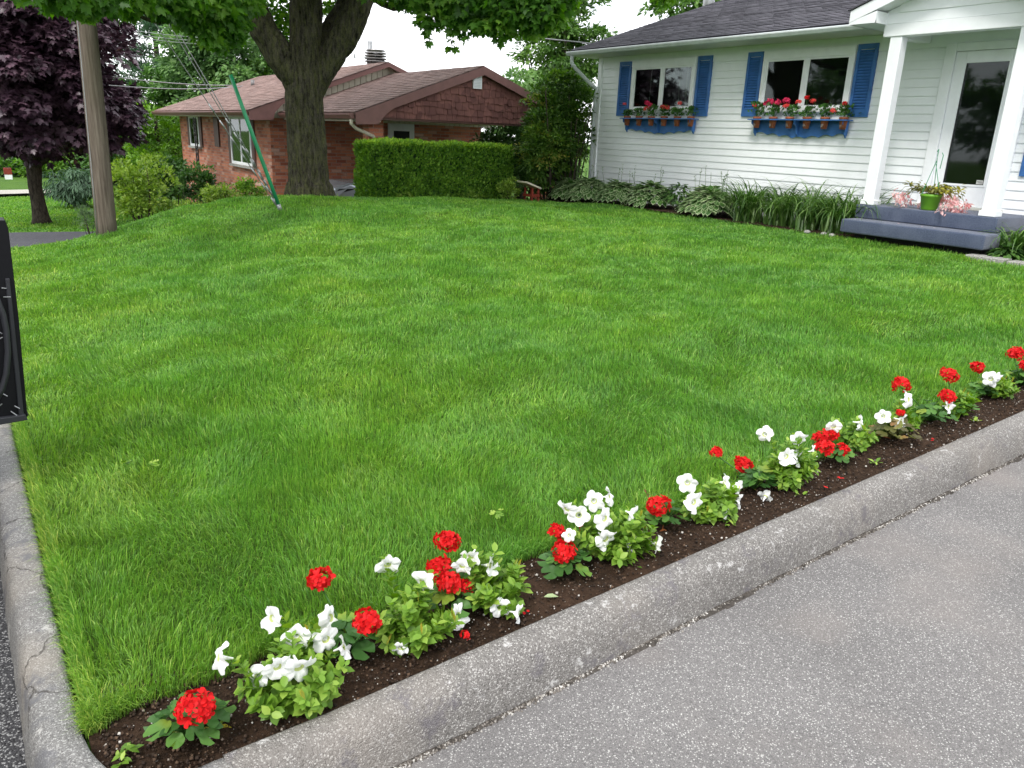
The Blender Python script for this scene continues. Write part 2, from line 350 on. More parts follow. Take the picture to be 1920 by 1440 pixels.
def soilmat():
    m, nt, b = newmat('soil'); p = pos(nt); b.inputs['Roughness'].default_value = .95; b.inputs['Specular IOR Level'].default_value = .15
    c = ramp(nt, noise(nt, p, 55, 6, .75), [(.3, (.010, .006, .004)), (.5, (.035, .020, .012)), (.7, (.075, .045, .028))])
    c = mix(nt, ramp(nt, noise(nt, p, 4, 3), [(.5, g3(0)), (.7, g3(.6))]), c, (.07, .04, .025))
    v = voro(nt, p, 130); s_ = N_(nt, 'ShaderNodeSeparateColor'); nt.links.new(v, s_.inputs[0]); d = voro(nt, p, 130, 'Distance')
    f = mix(nt, 1, ramp(nt, s_.outputs[0], [(.93, g3(0)), (.94, g3(1))]), ramp(nt, d, [(.25, g3(1)), (.35, g3(0))]), 'MULTIPLY')
    nt.links.new(mix(nt, f, c, (.55, .52, .48)), b.inputs['Base Color']); bump(nt, b, noise(nt, p, 90, 6, .8), 1, .012); return m
M['soil'] = soilmat()
M['grime'] = paint('wet_grime', (.070, .062, .055), .9, .3, .1, 0, 40)
def turfmat():      # the ground under and beyond the blades
    m, nt, b = newmat('turf'); p = pos(nt); b.inputs['Roughness'].default_value = .9; b.inputs['Specular IOR Level'].default_value = .1
    c = ramp(nt, noise(nt, p, 1.2, 4, .6), [(.3, (.045, .12, .014)), (.7, (.10, .20, .022))])
    c = mix(nt, ramp(nt, noise(nt, p, 60, 4, .7), [(.35, g3(.7)), (.6, g3(0))]), c, (.025, .04, .01))
    nt.links.new(c, b.inputs['Base Color']); bump(nt, b, noise(nt, p, 80, 5, .8), 1, .02); return m
M['turf'] = turfmat()
def grassmat():
    m, nt, b = newmat('grass_blades'); p = pos(nt)
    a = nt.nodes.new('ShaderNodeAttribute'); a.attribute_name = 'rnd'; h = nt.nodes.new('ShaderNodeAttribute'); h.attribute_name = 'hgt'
    patch = noise(nt, p, .85, 4, .62)
    sx = N_(nt, 'ShaderNodeSeparateXYZ'); nt.links.new(p, sx.inputs[0]); dry = N_(nt, 'ShaderNodeMath', operation='MULTIPLY_ADD', use_clamp=True); nt.links.new(sx.outputs[0], dry.inputs[0]); dry.inputs[1].default_value = -.11; dry.inputs[2].default_value = .14
    pm = N_(nt, 'ShaderNodeMath', operation='ADD'); nt.links.new(patch, pm.inputs[0]); nt.links.new(dry.outputs[0], pm.inputs[1]); patch = pm.outputs[0]      # turf dries out along the street
    c1 = ramp(nt, patch, [(.28, (.100, .260, .042)), (.46, (.130, .305, .042)), (.60, (.160, .335, .042)), (.80, (.235, .385, .058))])
    c1 = mix(nt, 1, c1, ramp(nt, noise(nt, p, 6, 3, .6), [(.3, g3(.82)), (.7, g3(1.12))]), 'MULTIPLY')
    c2 = mix(nt, 1, c1, ramp(nt, a.outputs['Fac'], [(0, (.55, .62, .7)), (.5, (1, 1, 1)), (.93, (1.5, 1.3, 1.3)), (1, (2.6, 1.6, 2.6))]), 'MULTIPLY')
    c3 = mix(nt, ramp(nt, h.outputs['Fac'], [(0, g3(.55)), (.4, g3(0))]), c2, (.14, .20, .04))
    nt.links.new(c3, b.inputs['Base Color']); b.inputs['Roughness'].default_value = .42; b.inputs['Specular IOR Level'].default_value = .35
    t = nt.nodes.new('ShaderNodeBsdfTranslucent'); hs = nt.nodes.new('ShaderNodeHueSaturation'); hs.inputs['Saturation'].default_value = 1.1; hs.inputs['Value'].default_value = 1.5
    nt.links.new(c3, hs.inputs['Color']); nt.links.new(hs.outputs[0], t.inputs['Color'])
    ms = nt.nodes.new('ShaderNodeMixShader'); ms.inputs[0].default_value = .35
    nt.links.new(b.outputs[0], ms.inputs[1]); nt.links.new(t.outputs[0], ms.inputs[2]); nt.links.new(ms.outputs[0], nt.nodes['Material Output'].inputs[0]); return m
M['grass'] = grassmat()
def shinglemat(name, cols, sc=1):
    m, nt, b = newmat(name); b.inputs['Roughness'].default_value = .9; b.inputs['Specular IOR Level'].default_value = .2; p = pos(nt)
    v = N_(nt, 'ShaderNodeTexBrick', Scale=1.0); v.inputs['Brick Width'].default_value = .30; v.inputs['Row Height'].default_value = .13; v.inputs['Mortar Size'].default_value = .006
    v.inputs['Color1'].default_value = (*cols[0], 1); v.inputs['Color2'].default_value = (*cols[1], 1); v.inputs['Mortar'].default_value = (*cols[2], 1); v.offset = .37
    sx = N_(nt, 'ShaderNodeSeparateXYZ'); cb = N_(nt, 'ShaderNodeCombineXYZ'); nt.links.new(p, sx.inputs[0]); nt.links.new(sx.outputs[1], cb.inputs[0]); nt.links.new(sx.outputs[0], cb.inputs[1]); nt.links.new(cb.outputs[0], v.inputs['Vector'])
    c = mix(nt, 1, v.outputs['Color'], ramp(nt, noise(nt, p, 3, 5, .7), [(.3, g3(.75)), (.7, g3(1.2))]), 'MULTIPLY')
    c = mix(nt, 1, c, ramp(nt, noise(nt, p, 120, 3, .8), [(.3, g3(.7)), (.7, g3(1.3))]), 'MULTIPLY')
    nt.links.new(c, b.inputs['Base Color']); bump(nt, b, noise(nt, p, 150, 3), .4, .004); return m
M['roofgrey'] = shinglemat('grey_shingles', ((.070, .068, .082), (.105, .10, .12), (.02, .02, .025)))
M['roofbrown'] = shinglemat('brown_shingles', ((.205, .135, .118), (.285, .195, .175), (.08, .055, .047)))
def brickmat(name, axis, dark=1.0):
    m, nt, b = newmat(name); b.inputs['Roughness'].default_value = .85; p = pos(nt)
    sx = N_(nt, 'ShaderNodeSeparateXYZ'); cb = N_(nt, 'ShaderNodeCombineXYZ'); nt.links.new(p, sx.inputs[0]); nt.links.new(sx.outputs[axis], cb.inputs[0]); nt.links.new(sx.outputs[2], cb.inputs[1])
    v = N_(nt, 'ShaderNodeTexBrick', Scale=1.0); v.inputs['Brick Width'].default_value = .26; v.inputs['Row Height'].default_value = .078; v.inputs['Mortar Size'].default_value = .007; v.inputs['Mortar Smooth'].default_value = .2
    v.inputs['Color1'].default_value = (0, 0, 0, 1); v.inputs['Color2'].default_value = (1, 1, 1, 1); v.inputs['Mortar'].default_value = (.5, .5, .5, 1); nt.links.new(cb.outputs[0], v.inputs['Vector'])
    c = ramp(nt, v.outputs['Color'], [(0, (.27, .075, .042)), (.35, (.46, .155, .08)), (.6, (.54, .20, .11)), (.85, (.38, .12, .075)), (1, (.60, .38, .29))])
    c = mix(nt, ramp(nt, noise(nt, p, 2.6, 4, .7), [(.60, g3(0)), (.74, g3(.55))]), c, (.52, .40, .33))
    c = mix(nt, v.outputs['Fac'], c, (.30, .22, .18))
    c = mix(nt, 1, c, ramp(nt, noise(nt, p, 40, 3, .7), [(.3, g3(.75 * dark)), (.7, g3(1.15 * dark))]), 'MULTIPLY')
    nt.links.new(c, b.inputs['Base Color']); inv = N_(nt, 'ShaderNodeInvert'); nt.links.new(v.outputs['Fac'], inv.inputs['Color']); bump(nt, b, inv.outputs[0], .6, .008); return m
M['brickY'] = brickmat('brick_front', 1); M['brickX'] = brickmat('brick_side', 0)
def shakemat():
    m, nt, b = newmat('red_shakes'); b.inputs['Roughness'].default_value = .8; p = pos(nt)
    v = voro(nt, pos(nt, (7, 1, 6)), 1.0); s_ = N_(nt, 'ShaderNodeSeparateColor'); nt.links.new(v, s_.inputs[0])
    c = ramp(nt, s_.outputs[0], [(0, (.11, .040, .034)), (.5, (.155, .060, .050)), (1, (.21, .085, .07))])
    c = mix(nt, 1, c, ramp(nt, noise(nt, pos(nt, (30, 1, 2)), 3, 4), [(.3, g3(.8)), (.7, g3(1.15))]), 'MULTIPLY'); nt.links.new(c, b.inputs['Base Color']); return m
M['shake'] = shakemat()
def barkmat(name, c0, c1, moss=None, vs=(16, 16, 3.2), st=1.0, d=.03):
    m, nt, b = newmat(name); b.inputs['Roughness'].default_value = .95; b.inputs['Specular IOR Level'].default_value = .15; p = pos(nt, vs)
    n = noise(nt, p, 1.0, 6, .72); c = ramp(nt, n, [(.36, c0), (.62, c1)])
    if moss: c = mix(nt, ramp(nt, noise(nt, pos(nt, (3, 3, 1)), 6, 6, .8), [(.44, g3(0)), (.66, g3(.7))]), c, moss)
    c = mix(nt, 1, c, ramp(nt, noise(nt, pos(nt), 45, 4, .8), [(.3, g3(.65)), (.7, g3(1.3))]), 'MULTIPLY')
    nt.links.new(c, b.inputs['Base Color']); ch = bump(nt, None, noise(nt, pos(nt), 60, 4, .8), .5, .008); bump(nt, b, n, st, d, ch); return m
M['bark'] = barkmat('maple_bark', (.010, .009, .007), (.095, .086, .066), (.125, .135, .045), (26, 26, 5.5), 1.0, .05)
M['bark2'] = barkmat('dark_bark', (.03, .024, .02), (.10, .08, .065), None, (20, 20, 6))
def polemat():
    m, nt, b = newmat('weathered_pole'); b.inputs['Roughness'].default_value = .9; b.inputs['Specular IOR Level'].default_value = .15
    c = ramp(nt, noise(nt, pos(nt, (40, 40, 1.6)), 1, 5, .7), [(.3, (.06, .047, .037)), (.55, (.145, .118, .095)), (.75, (.23, .20, .165))])
    c = mix(nt, ramp(nt, noise(nt, pos(nt, (2, 2, .5)), 2, 3), [(.5, g3(0)), (.75, g3(.5))]), c, (.10, .09, .06))
    nt.links.new(c, b.inputs['Base Color']); bump(nt, b, noise(nt, pos(nt, (60, 60, 2)), 1, 4, .8), .7, .012); return m
M['pole'] = polemat()
def carpetmat():
    m, nt, b = newmat('blue_grey_carpet'); b.inputs['Roughness'].default_value = 1; b.inputs['Specular IOR Level'].default_value = .05; p = pos(nt)
    c = ramp(nt, noise(nt, p, 70, 6, .85), [(.35, (.034, .046, .082)), (.7, (.108, .132, .200))]); c = mix(nt, ramp(nt, noise(nt, p, 3, 4), [(.45, g3(0)), (.7, g3(.35))]), c, (.15, .175, .24))
    nt.links.new(c, b.inputs['Base Color']); bump(nt, b, noise(nt, p, 220, 3), .8, .006); b.inputs['Sheen Weight'].default_value = .3; return m
M['carpet'] = carpetmat()
LM = {}
LM['maple'] = leafmat('maple_leaves', [(0, (.035, .10, .015)), (.5, (.085, .205, .028)), (1, (.19, .34, .05))], .5, .45)
LM['redmaple'] = leafmat('purple_leaves', [(0, (.032, .016, .027)), (.5, (.068, .035, .054)), (1, (.155, .09, .12))], .12, .42, 1.2, .4, .5)
LM['hedge'] = leafmat('cedar_leaves', [(0, (.05, .14, .016)), (.5, (.16, .32, .035)), (1, (.38, .55, .08))], .3, .6, 3, .2)
LM['far'] = leafmat('far_leaves', [(0, (.06, .13, .045)), (.5, (.13, .24, .08)), (1, (.24, .38, .13))], .3, .6, .5, .4)
LM['pine'] = leafmat('pine_needles', [(0, (.035, .075, .040)), (.5, (.06, .125, .065)), (1, (.11, .20, .10))], .2, .6, .6, .3)
LM['cedarbright'] = leafmat('bright_cedar', [(0, (.05, .13, .016)), (.5, (.12, .25, .03)), (1, (.23, .40, .06))], .3, .6, .8, .4)
LM['yellow'] = leafmat('yellow_green_leaves', [(0, (.07, .13, .018)), (.5, (.20, .32, .045)), (1, (.38, .48, .11))], .35, .5, 3, .3)
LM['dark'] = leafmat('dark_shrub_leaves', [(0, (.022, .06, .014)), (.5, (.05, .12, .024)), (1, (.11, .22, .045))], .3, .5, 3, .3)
LM['greyg'] = leafmat('grey_green_leaves', [(0, (.06, .10, .05)), (.5, (.12, .19, .09)), (1, (.22, .31, .16))], .3, .6, 3, .3)
LM['lilac'] = leafmat('tall_shrub_leaves', [(0, (.03, .075, .012)), (.45, (.07, .15, .025)), (.8, (.15, .26, .04)), (1, (.30, .28, .06))], .35, .5, 1.1, .5)
LM['light'] = leafmat('light_tree_leaves', [(0, (.04, .10, .02)), (.5, (.09, .18, .04)), (1, (.19, .32, .08))], .4, .5, .9, .4)
LM['petunia'] = leafmat('petunia_leaves', [(0, (.085, .18, .022)), (.5, (.17, .31, .035)), (1, (.36, .48, .09))], .35, .45, 10, .15)
LM['geranium'] = leafmat('geranium_leaves', [(0, (.025, .075, .015)), (.5, (.055, .15, .028)), (.93, (.11, .24, .045)), (1, (.22, .30, .04))], .3, .5, 10, .15)
LM['brownleaf'] = leafmat('brown_green_leaves', [(0, (.07, .06, .02)), (.5, (.12, .13, .035)), (.8, (.16, .19, .05)), (1, (.32, .10, .05))], .3, .5, 10, .2)
LM['rust'] = leafmat('rusty_leaf', [(0, (.30, .09, .03)), (1, (.42, .16, .06))], .3, .5)
LM['yleaf'] = leafmat('yellowing_leaf', [(0, (.20, .28, .04)), (1, (.45, .36, .04))], .3, .5)
LM['hosta'] = leafmat('hosta_green', [(0, (.035, .10, .02)), (1, (.08, .18, .04))], .25, .45, 5, .2)
LM['hostaw'] = leafmat('hosta_margin', [(0, (.22, .32, .14)), (1, (.42, .50, .28))], .25, .45, 5, .2)
LM['lily'] = leafmat('daylily_leaves', [(0, (.03, .08, .014)), (.5, (.07, .16, .028)), (1, (.18, .29, .08))], .25, .4, 4, .25, .5)
LM['pink'] = leafmat('pink_petals', [(0, (.70, .28, .30)), (.5, (.80, .50, .50)), (1, (.88, .74, .72))], .35, .5)
LM['basket'] = leafmat('basket_leaves', [(0, (.10, .13, .02)), (.6, (.22, .20, .05)), (1, (.45, .42, .05))], .3, .5)
def petal(name, c, c2, trans=.3):
    m, nt, b = newmat(name); a = nt.nodes.new('ShaderNodeAttribute'); a.attribute_name = 'rnd'
    c_ = ramp(nt, a.outputs['Fac'], [(0, c), (1, c2)]); nt.links.new(c_, b.inputs['Base Color']); b.inputs['Roughness'].default_value = .55; b.inputs['Specular IOR Level'].default_value = .2
    t = nt.nodes.new('ShaderNodeBsdfTranslucent'); nt.links.new(c_, t.inputs['Color']); ms = nt.nodes.new('ShaderNodeMixShader'); ms.inputs[0].default_value = trans
    nt.links.new(b.outputs[0], ms.inputs[1]); nt.links.new(t.outputs[0], ms.inputs[2]); nt.links.new(ms.outputs[0], nt.nodes['Material Output'].inputs[0]); return m
M['red'] = petal('red_petals', (.46, .004, .006), (.80, .018, .02)); M['red2'] = petal('coral_petals', (.75, .05, .05), (.85, .14, .12)); M['magenta'] = petal('magenta_petals', (.60, .015, .09), (.80, .06, .16))
M['whitep'] = petal('white_petals', (.84, .85, .83), (.86, .86, .86), .25); M['throat'] = petal('petunia_throat', (.50, .58, .18), (.6, .65, .3), .3)
M['stem'] = leafmat('stems', [(0, (.10, .17, .03)), (1, (.16, .22, .05))], .1, .5); M['stemred'] = leafmat('red_stems', [(0, (.14, .06, .03)), (1, (.2, .09, .04))], .1, .5)

# ------------------------------------------------------------------ setting: ground sheets, roads, kerbs, soil
def sheet(name, xs, ys, zf, mat, smooth=True, kind='structure'):
    X, Y = np.meshgrid(xs, ys, indexing='ij'); Z = zf(X, Y); nx, ny = X.shape
    V = np.stack([X, Y, Z], -1).reshape(-1, 3); i = np.arange((nx-1)*(ny-1)); a = i // (ny-1); b = i % (ny-1)
    q = np.stack([a*ny+b, (a+1)*ny+b, (a+1)*ny+b+1, a*ny+b+1], 1).ravel()
    o = fast(name, V, q, np.arange(len(i))*4, np.full(len(i), 4), mat, smooth=smooth); o['kind'] = kind; return o
def drive_z(x): return .038 * np.maximum(np.asarray(x, float) - .6, 0)
def street_z(y): return np.interp(y, [-50, 3, 8, 14, 20, 45, 300], [.0, 0, -.12, -.5, -.95, -1.35, -1.35])
LX0 = .07
def lawn_z(x, y): return ter(x, y) - .012 - .09 * np.clip((2.03 - y) / .06, 0, 1) * np.clip((x - .12) / .03, 0, 1)
sheet('lawn', np.linspace(LX0, 10.95, 180), np.linspace(1.63, 14.4, 200), lawn_z, M['turf'])
def gz_(x, y):
    z = base_z(x, y) - .10
    z = np.where((y < 1.75) & (x > -.3), np.minimum(z, drive_z(x) - .12), z)
    z = np.where(x < .1, np.minimum(z, street_z(y) - .1), z)
    far = np.clip((np.hypot(x - 5, y - 10) - 45) / 30, 0, 1)
    return z * (1 - far) + -1.4 * far
xs = np.r_[-300, -150, -80, -40, np.arange(-24, 14, .5), np.arange(14, 50, 2), 60, 90, 150, 300]; ys = np.r_[-200, -100, -50, np.arange(-20, 2, 1), np.arange(2, 20, .4), np.arange(20, 60, 1.5), 80, 120, 200, 400]
sheet('ground', xs, ys, gz_, M['turf'])
sheet('street', np.linspace(-8, -.06, 12), np.r_[np.linspace(-40, 0, 10), np.linspace(.4, 50, 90)], lambda x, y: street_z(y) + .0 * x, M['street'])
sheet('driveway', np.r_[-.055, np.linspace(.2, 16, 60)], np.linspace(-5, 1.475, 24), lambda x, y: drive_z(x) + .004, M['drive'])
sheet('neighbour_driveway', np.linspace(-.055, 12.2, 50), np.linspace(14.9, 19.0, 16), lambda x, y: base_z(x, y) + .03 + .02 * np.clip(x, 0, 1), M['farasphalt'])
sheet('far_path', np.linspace(-1, 3.1, 14), np.linspace(32.5, 34.6, 6), lambda x, y: base_z(x, y) + .03, M['path'])
sheet('garden_path', np.linspace(2.5, 4.6, 10), np.linspace(13.6, 14.3, 6), lambda x, y: base_z(x, y) + .05, M['path'])
_vr = np.random.default_rng(3)
sheet('flower_bed_soil', np.linspace(.075, 12, 900), np.linspace(1.595, 2.06, 44),
      lambda x, y: .128 + drive_z(x) + .02 * fbm(x * 14, y * 14, s=31, o=4) - .012 + .012 * fbm(x * 60, y * 60, s=5, o=3) - .03 * np.clip((y - 1.98) / .08, 0, 1), M['soil'])
sheet('house_bed_soil', np.linspace(9.72, 10.92, 40), np.linspace(-3, 12.9, 260), lambda x, y: base_z(x, y) + .012 + .03 * fbm(x * 8, y * 8, s=12, o=3) - .012, M['soil'])

def kerb(name, path, mat, prof, jag=.003, seed=1):
    """sweeps a profile (offset to the road side, height) along a path of (x, y, z, nx, ny)"""
    n = len(prof); V = []
    pth = np.array(path); pr = np.array(prof)
    for k, (o_, h_) in enumerate(prof):
        V.append(np.stack([pth[:, 0] + pth[:, 3] * o_, pth[:, 1] + pth[:, 4] * o_, pth[:, 2] + h_], 1))
    V = np.stack(V, 1)
    d = (fbm(V[..., 0] * 30, V[..., 1] * 30, V[..., 2] * 30, s=seed, o=3) - .5) * 2 * jag
    w = (fbm(V[..., 0] * 2.2, V[..., 1] * 2.2, V[..., 2] * 2, s=seed + 4, o=3) - .5) * .016
    V[..., 2] += d + w; V[..., 0] += pth[:, None, 3] * (d + w * .6); V[..., 1] += pth[:, None, 4] * (d + w * .6)
    m = len(pth); V = V.reshape(-1, 3); i = np.arange((m-1)*(n-1)); a = i // (n-1); b = i % (n-1)
    q = np.stack([a*n+b, a*n+b+1, (a+1)*n+b+1, (a+1)*n+b], 1).ravel()
    o = fast(name, V, q, np.arange(len(i))*4, np.full(len(i), 4), mat, smooth=True); o['kind'] = 'structure'; return o
PROF = [(-.004, -.12), (0, .12), (.004, .146), (.015, .153), (.035, .155), (.06, .152), (.082, .143), (.10, .128), (.113, .107), (.122, .082), (.129, .055), (.134, .028), (.139, .003), (.142, -.05)]
PROF = [(a, b) for a, b in PROF]
path = [(x, 1.612, float(drive_z(x)), 0, -1) for x in np.arange(.333, 12, .02)]
kerb('driveway_kerb', path, M['kerb'], PROF, .0055)
PR2 = [(-.004, -.12), (0, .12), (.006, .146), (.02, .15), (.05, .152), (.08, .148), (.098, .136), (.108, .115), (.116, .08), (.124, .04), (.13, .003), (.134, -.05)]
path = [(.065, y, float(street_z(y)) + .0, -1, 0) for y in np.arange(14.2, 1.93, -.03)]
for k in range(0, 21):
    a = k / 20 * math.pi / 2; path.append((.20 - .135 * math.cos(a) + .0, 1.90 - .30 * math.sin(a) ** 1.2, 0, -math.cos(a) ** .7 if k < 20 else 0, -math.sin(a)))
path += [(x, 1.605, 0, 0, -1) for x in np.arange(.22, .345, .02)]
kerb('street_kerb', path, M['oldkerb'], PR2, .004, 7)
# gravel and dirt caught in the seam where the driveway meets its kerb
n = 9000; gx = .34 + 9 * rng.random(n) ** 1.5; gy = 1.612 - .140 - np.abs(rng.normal(0, .007, n)); sz = .0022 + .0035 * rng.random(n) ** 2
P = np.stack([gx, gy, drive_z(gx) + .004 + sz * .3], 1)
T_PEB = _tmpl([(0,0,.6),(.5,0,0),(0,.5,0),(-.5,0,0),(0,-.5,0),(0,0,-.4)], [(0,1,2),(0,2,3),(0,3,4),(0,4,1),(5,2,1),(5,3,2),(5,4,3),(5,1,4)])
m_g = leafmat('gravel', [(0, (.05, .042, .035)), (.6, (.18, .16, .14)), (.85, (.45, .43, .40)), (1, (.6, .58, .55))], 0, .8)
g_ = leafobj('kerb_gravel', [leafarrays(T_PEB, P, rdir(n), rdir(n), sz * 2)], m_g); tag(g_, 'fine gravel and grit lying in the seam between driveway and kerb', 'gravel', kind='stuff')
sheet('kerb_seam', np.linspace(.34, 12, 1400), np.linspace(1.40, 1.476, 12), lambda x, y: drive_z(x) + .0015 + .0065 * ((1.478 - y) < .010 + .055 * np.clip(fbm(x * 5, x * 0, s=2, o=4) - .45, 0, 1) * 1.1 + .010 * vn(x * 40, x * 0, s=6)), M['grime'])
# crumbs on the soil
n = 14000; gx = .1 + 8 * rng.random(n) ** 1.4; gy = 1.60 + .415 * rng.random(n); sz = .002 + .005 * rng.random(n) ** 2.5
P = np.stack([gx, gy, .137 + drive_z(gx) + sz * .1], 1)
m_c = leafmat('clods', [(0, (.015, .009, .006)), (.80, (.06, .036, .022)), (.955, (.13, .08, .05)), (.975, (.42, .39, .35)), (1, (.55, .52, .48))], 0, .95, 4, .02)
tag(leafobj('soil_crumbs', [leafarrays(T_PEB, P, rdir(n), rdir(n), sz * 2)], m_c), 'dark crumbs of earth and white grit on the flower bed', 'soil', kind='stuff')

# ------------------------------------------------------------------ grass
def grass(name, P, h, w, lean_a, lean, rnd, yaw):
    n = len(P); wd = np.stack([np.cos(yaw), np.sin(yaw), np.zeros(n)], 1) * (w / 2)[:, None]
    ld = np.stack([np.cos(lean_a), np.sin(lean_a), np.zeros(n)], 1)
    up = np.array([0, 0, 1.0])
    m1 = P + up * (h * .45)[:, None] * np.sqrt(np.clip(1 - (lean * .35) ** 2, .1, 1))[:, None] + ld * (h * lean * .20)[:, None]
    m2 = P + up * (h * .80 * (1 - .30 * lean))[:, None] + ld * (h * lean * .52)[:, None]
    tp = P + up * (h * (1 - .55 * lean))[:, None] + ld * (h * lean * .95)[:, None]
    V = np.stack([P - wd, P + wd, m1 + wd, m1 - wd, m2 + wd * .7, m2 - wd * .7, tp], 1).reshape(-1, 3)
    f = np.array([0, 1, 2, 3, 3, 2, 4, 5, 5, 4, 6]); L = (f[None] + (np.arange(n) * 7)[:, None]).ravel()
    T = np.tile([4, 4, 3], n); st = np.r_[0, np.cumsum(T)[:-1]]
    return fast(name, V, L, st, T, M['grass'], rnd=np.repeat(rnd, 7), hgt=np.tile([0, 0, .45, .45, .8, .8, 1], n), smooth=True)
def in_view(x, y, mg=.13):
    a = np.arctan2(x, y) - HEAD; return np.abs(a) < .60 + mg + .25 / np.maximum(np.hypot(x, y), 1)
def blades(x0, x1, y0, y1, dens_f, dmax):
    out = []; nn = int((x1-x0) * (y1-y0) * dmax); x = x0 + (x1-x0) * rng.random(nn); y = y0 + (y1-y0) * rng.random(nn)
    k = rng.random(nn) < dens_f(x, y) / dmax; return x[k], y[k]
def dens(x, y):
    D = np.hypot(x, y); d = 25000 * (2.7 / np.maximum(D, 2.7)) ** 1.4
    return d * in_view(x, y)
X, Y = [], []
for a, b, c, d in ((LX0, 10.4, 1.86, 3.2), (LX0, 10.4, 3.2, 5), (LX0, 10.4, 5, 8), (LX0, 10.4, 8, 14.3)):
    dm = 25000 * (2.7 / max(2.7, c)) ** 1.4; q = blades(a, b, c, d, dens, dm); X.append(q[0]); Y.append(q[1])
X = np.concatenate(X); Y = np.concatenate(Y)
edge = 1.855 + .10 * fbm(X * 5, X * 0, s=40) + .04 * np.sin(X * 1.3) - .03; keep = (Y > edge) & (X < 9.74 + .05 * vn(Y * 4, Y * 0, s=4))
keep |= (Y > 1.83) & (X < .25) & (Y > 1.86 + .3 * X)
keep &= ~((np.hypot(X - 4.78, Y - 12.63) < .34))
thin = (X < LX0 + .01 + .05 * vn(Y * 8, Y * 0, s=8)) & (rng.random(len(X)) < .65); keep &= ~thin
X, Y = X[keep], Y[keep]; n = len(X); D = np.hypot(X, Y)
flow = (fbm(X * 1.6, Y * 1.6, s=21, o=3) * 2 - .5) * 2 * math.pi * 1.5
la = flow + rng.normal(0, 1.0, n); lean = np.clip(.16 + .62 * fbm(X * 2.1, Y * 2.1, s=50) ** 1.4 + rng.normal(0, .22, n), 0, .95)
hh = (.036 + .026 * fbm(X * 1.3, Y * 1.3, s=60)) * (.65 + .6 * rng.random(n)); near_edge = np.clip((X - LX0) / .2, .75, 1); hh *= .6 + .4 * near_edge
tall = rng.random(n) < .035; hh[tall] *= 1.55
ww = np.maximum(.0019, D * .00068) * (.7 + .6 * rng.random(n))
P = np.stack([X, Y, ter(X, Y) - .014], 1)
yaw = rng.random(n) * math.pi; print('blades', n)
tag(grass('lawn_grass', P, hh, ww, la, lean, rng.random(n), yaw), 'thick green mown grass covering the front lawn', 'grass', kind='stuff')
# ragged longer blades reaching over the soil and the kerb
n = 16000; X = LX0 + 8 * rng.random(n) ** 1.3; Y = 1.855 + .10 * fbm(X * 5, X * 0, s=40) + .04 * np.sin(X * 1.3) + rng.random(n) * .07 - .035
k = rng.random(n) < .25 + .75 * (vn(X * 9, X * 0, s=77) > .45); X, Y = X[k], Y[k]; n = len(X)
P = np.stack([X, Y, ter(X, Y) - .012], 1)
g = grass('edge_grass', P, .04 + .06 * rng.random(n), np.full(n, .0022), -math.pi / 2 + rng.normal(0, .9, n), np.clip(.5 + rng.normal(0, .25, n), 0, .95), rng.random(n), rng.random(n) * 3.14)
tag(g, 'longer grass blades leaning over the edge of the flower bed soil', 'grass', kind='stuff')
n = 15000; X = LX0 + .002 + .05 * rng.random(n); Y = 1.86 + 8 * rng.random(n) ** 1.3
g = grass('kerb_grass', np.stack([X, Y, ter(X, Y) - .012], 1), .035 + .05 * rng.random(n), np.full(n, .0022), math.pi + rng.normal(0, 1.0, n), np.clip(.45 + rng.normal(0, .3, n), 0, .95), np.clip(rng.random(n) + .1, 0, 1), rng.random(n) * 3.14)
tag(g, 'dry grass blades leaning against the inner side of the street kerb', 'grass', kind='stuff')
# the neighbour's lawn beyond the asphalt
n = 60000; X = -.3 + 6.3 * rng.random(n); Y = 19.05 + 16 * rng.random(n) ** 1.3; k = (Y < 32.4) | (Y > 34.7); X, Y = X[k], Y[k]; n = len(X)
P = np.stack([X, Y, base_z(X, Y) - .10], 1)
g = grass('far_grass', P, .05 + .03 * rng.random(n), np.full(n, .022), rng.random(n) * 6.3, np.full(n, .4), rng.random(n), rng.random(n) * 3.14)
tag(g, 'sunny mown grass around the purple tree beyond the asphalt', 'grass', kind='stuff')
# soft clover leaves in the lawn
for (u, v, z) in ((935, 963, .2), (585, 655, .35), (290, 870, .2), (235, 865, .2), (530, 520, .38), (740, 470, .42)):
    d_ = ray(u, v); p0 = C0 + d_ * ((tz(*(C0 + d_ * ((z - CH) / d_[2]))[:2]) + .045 - CH) / d_[2]); k = 6
    P = p0 + rng.normal(0, .012, (k, 3)) * (1, 1, .3)
    tag(leafobj('clover', [leafarrays(T_ROUND, P, rdir(k) * (1, 1, .1), np.tile([0, 0, 1.], (k, 1)) + rdir(k) * .25, .022)], LM['petunia']), {935: 'pale clover leaf in the lawn above the white and red flower cluster', 585: 'small clover in the middle of the lawn left of centre', 290: 'clover leaves in the lawn near the left kerb, right one of the pair', 235: 'clover leaves in the lawn near the left kerb, left one of the pair', 530: 'small clover on the upper lawn below the green guy guard', 740: 'small clover on the upper lawn in front of the clipped hedge'}[u], 'clover', 'clover in the lawn')

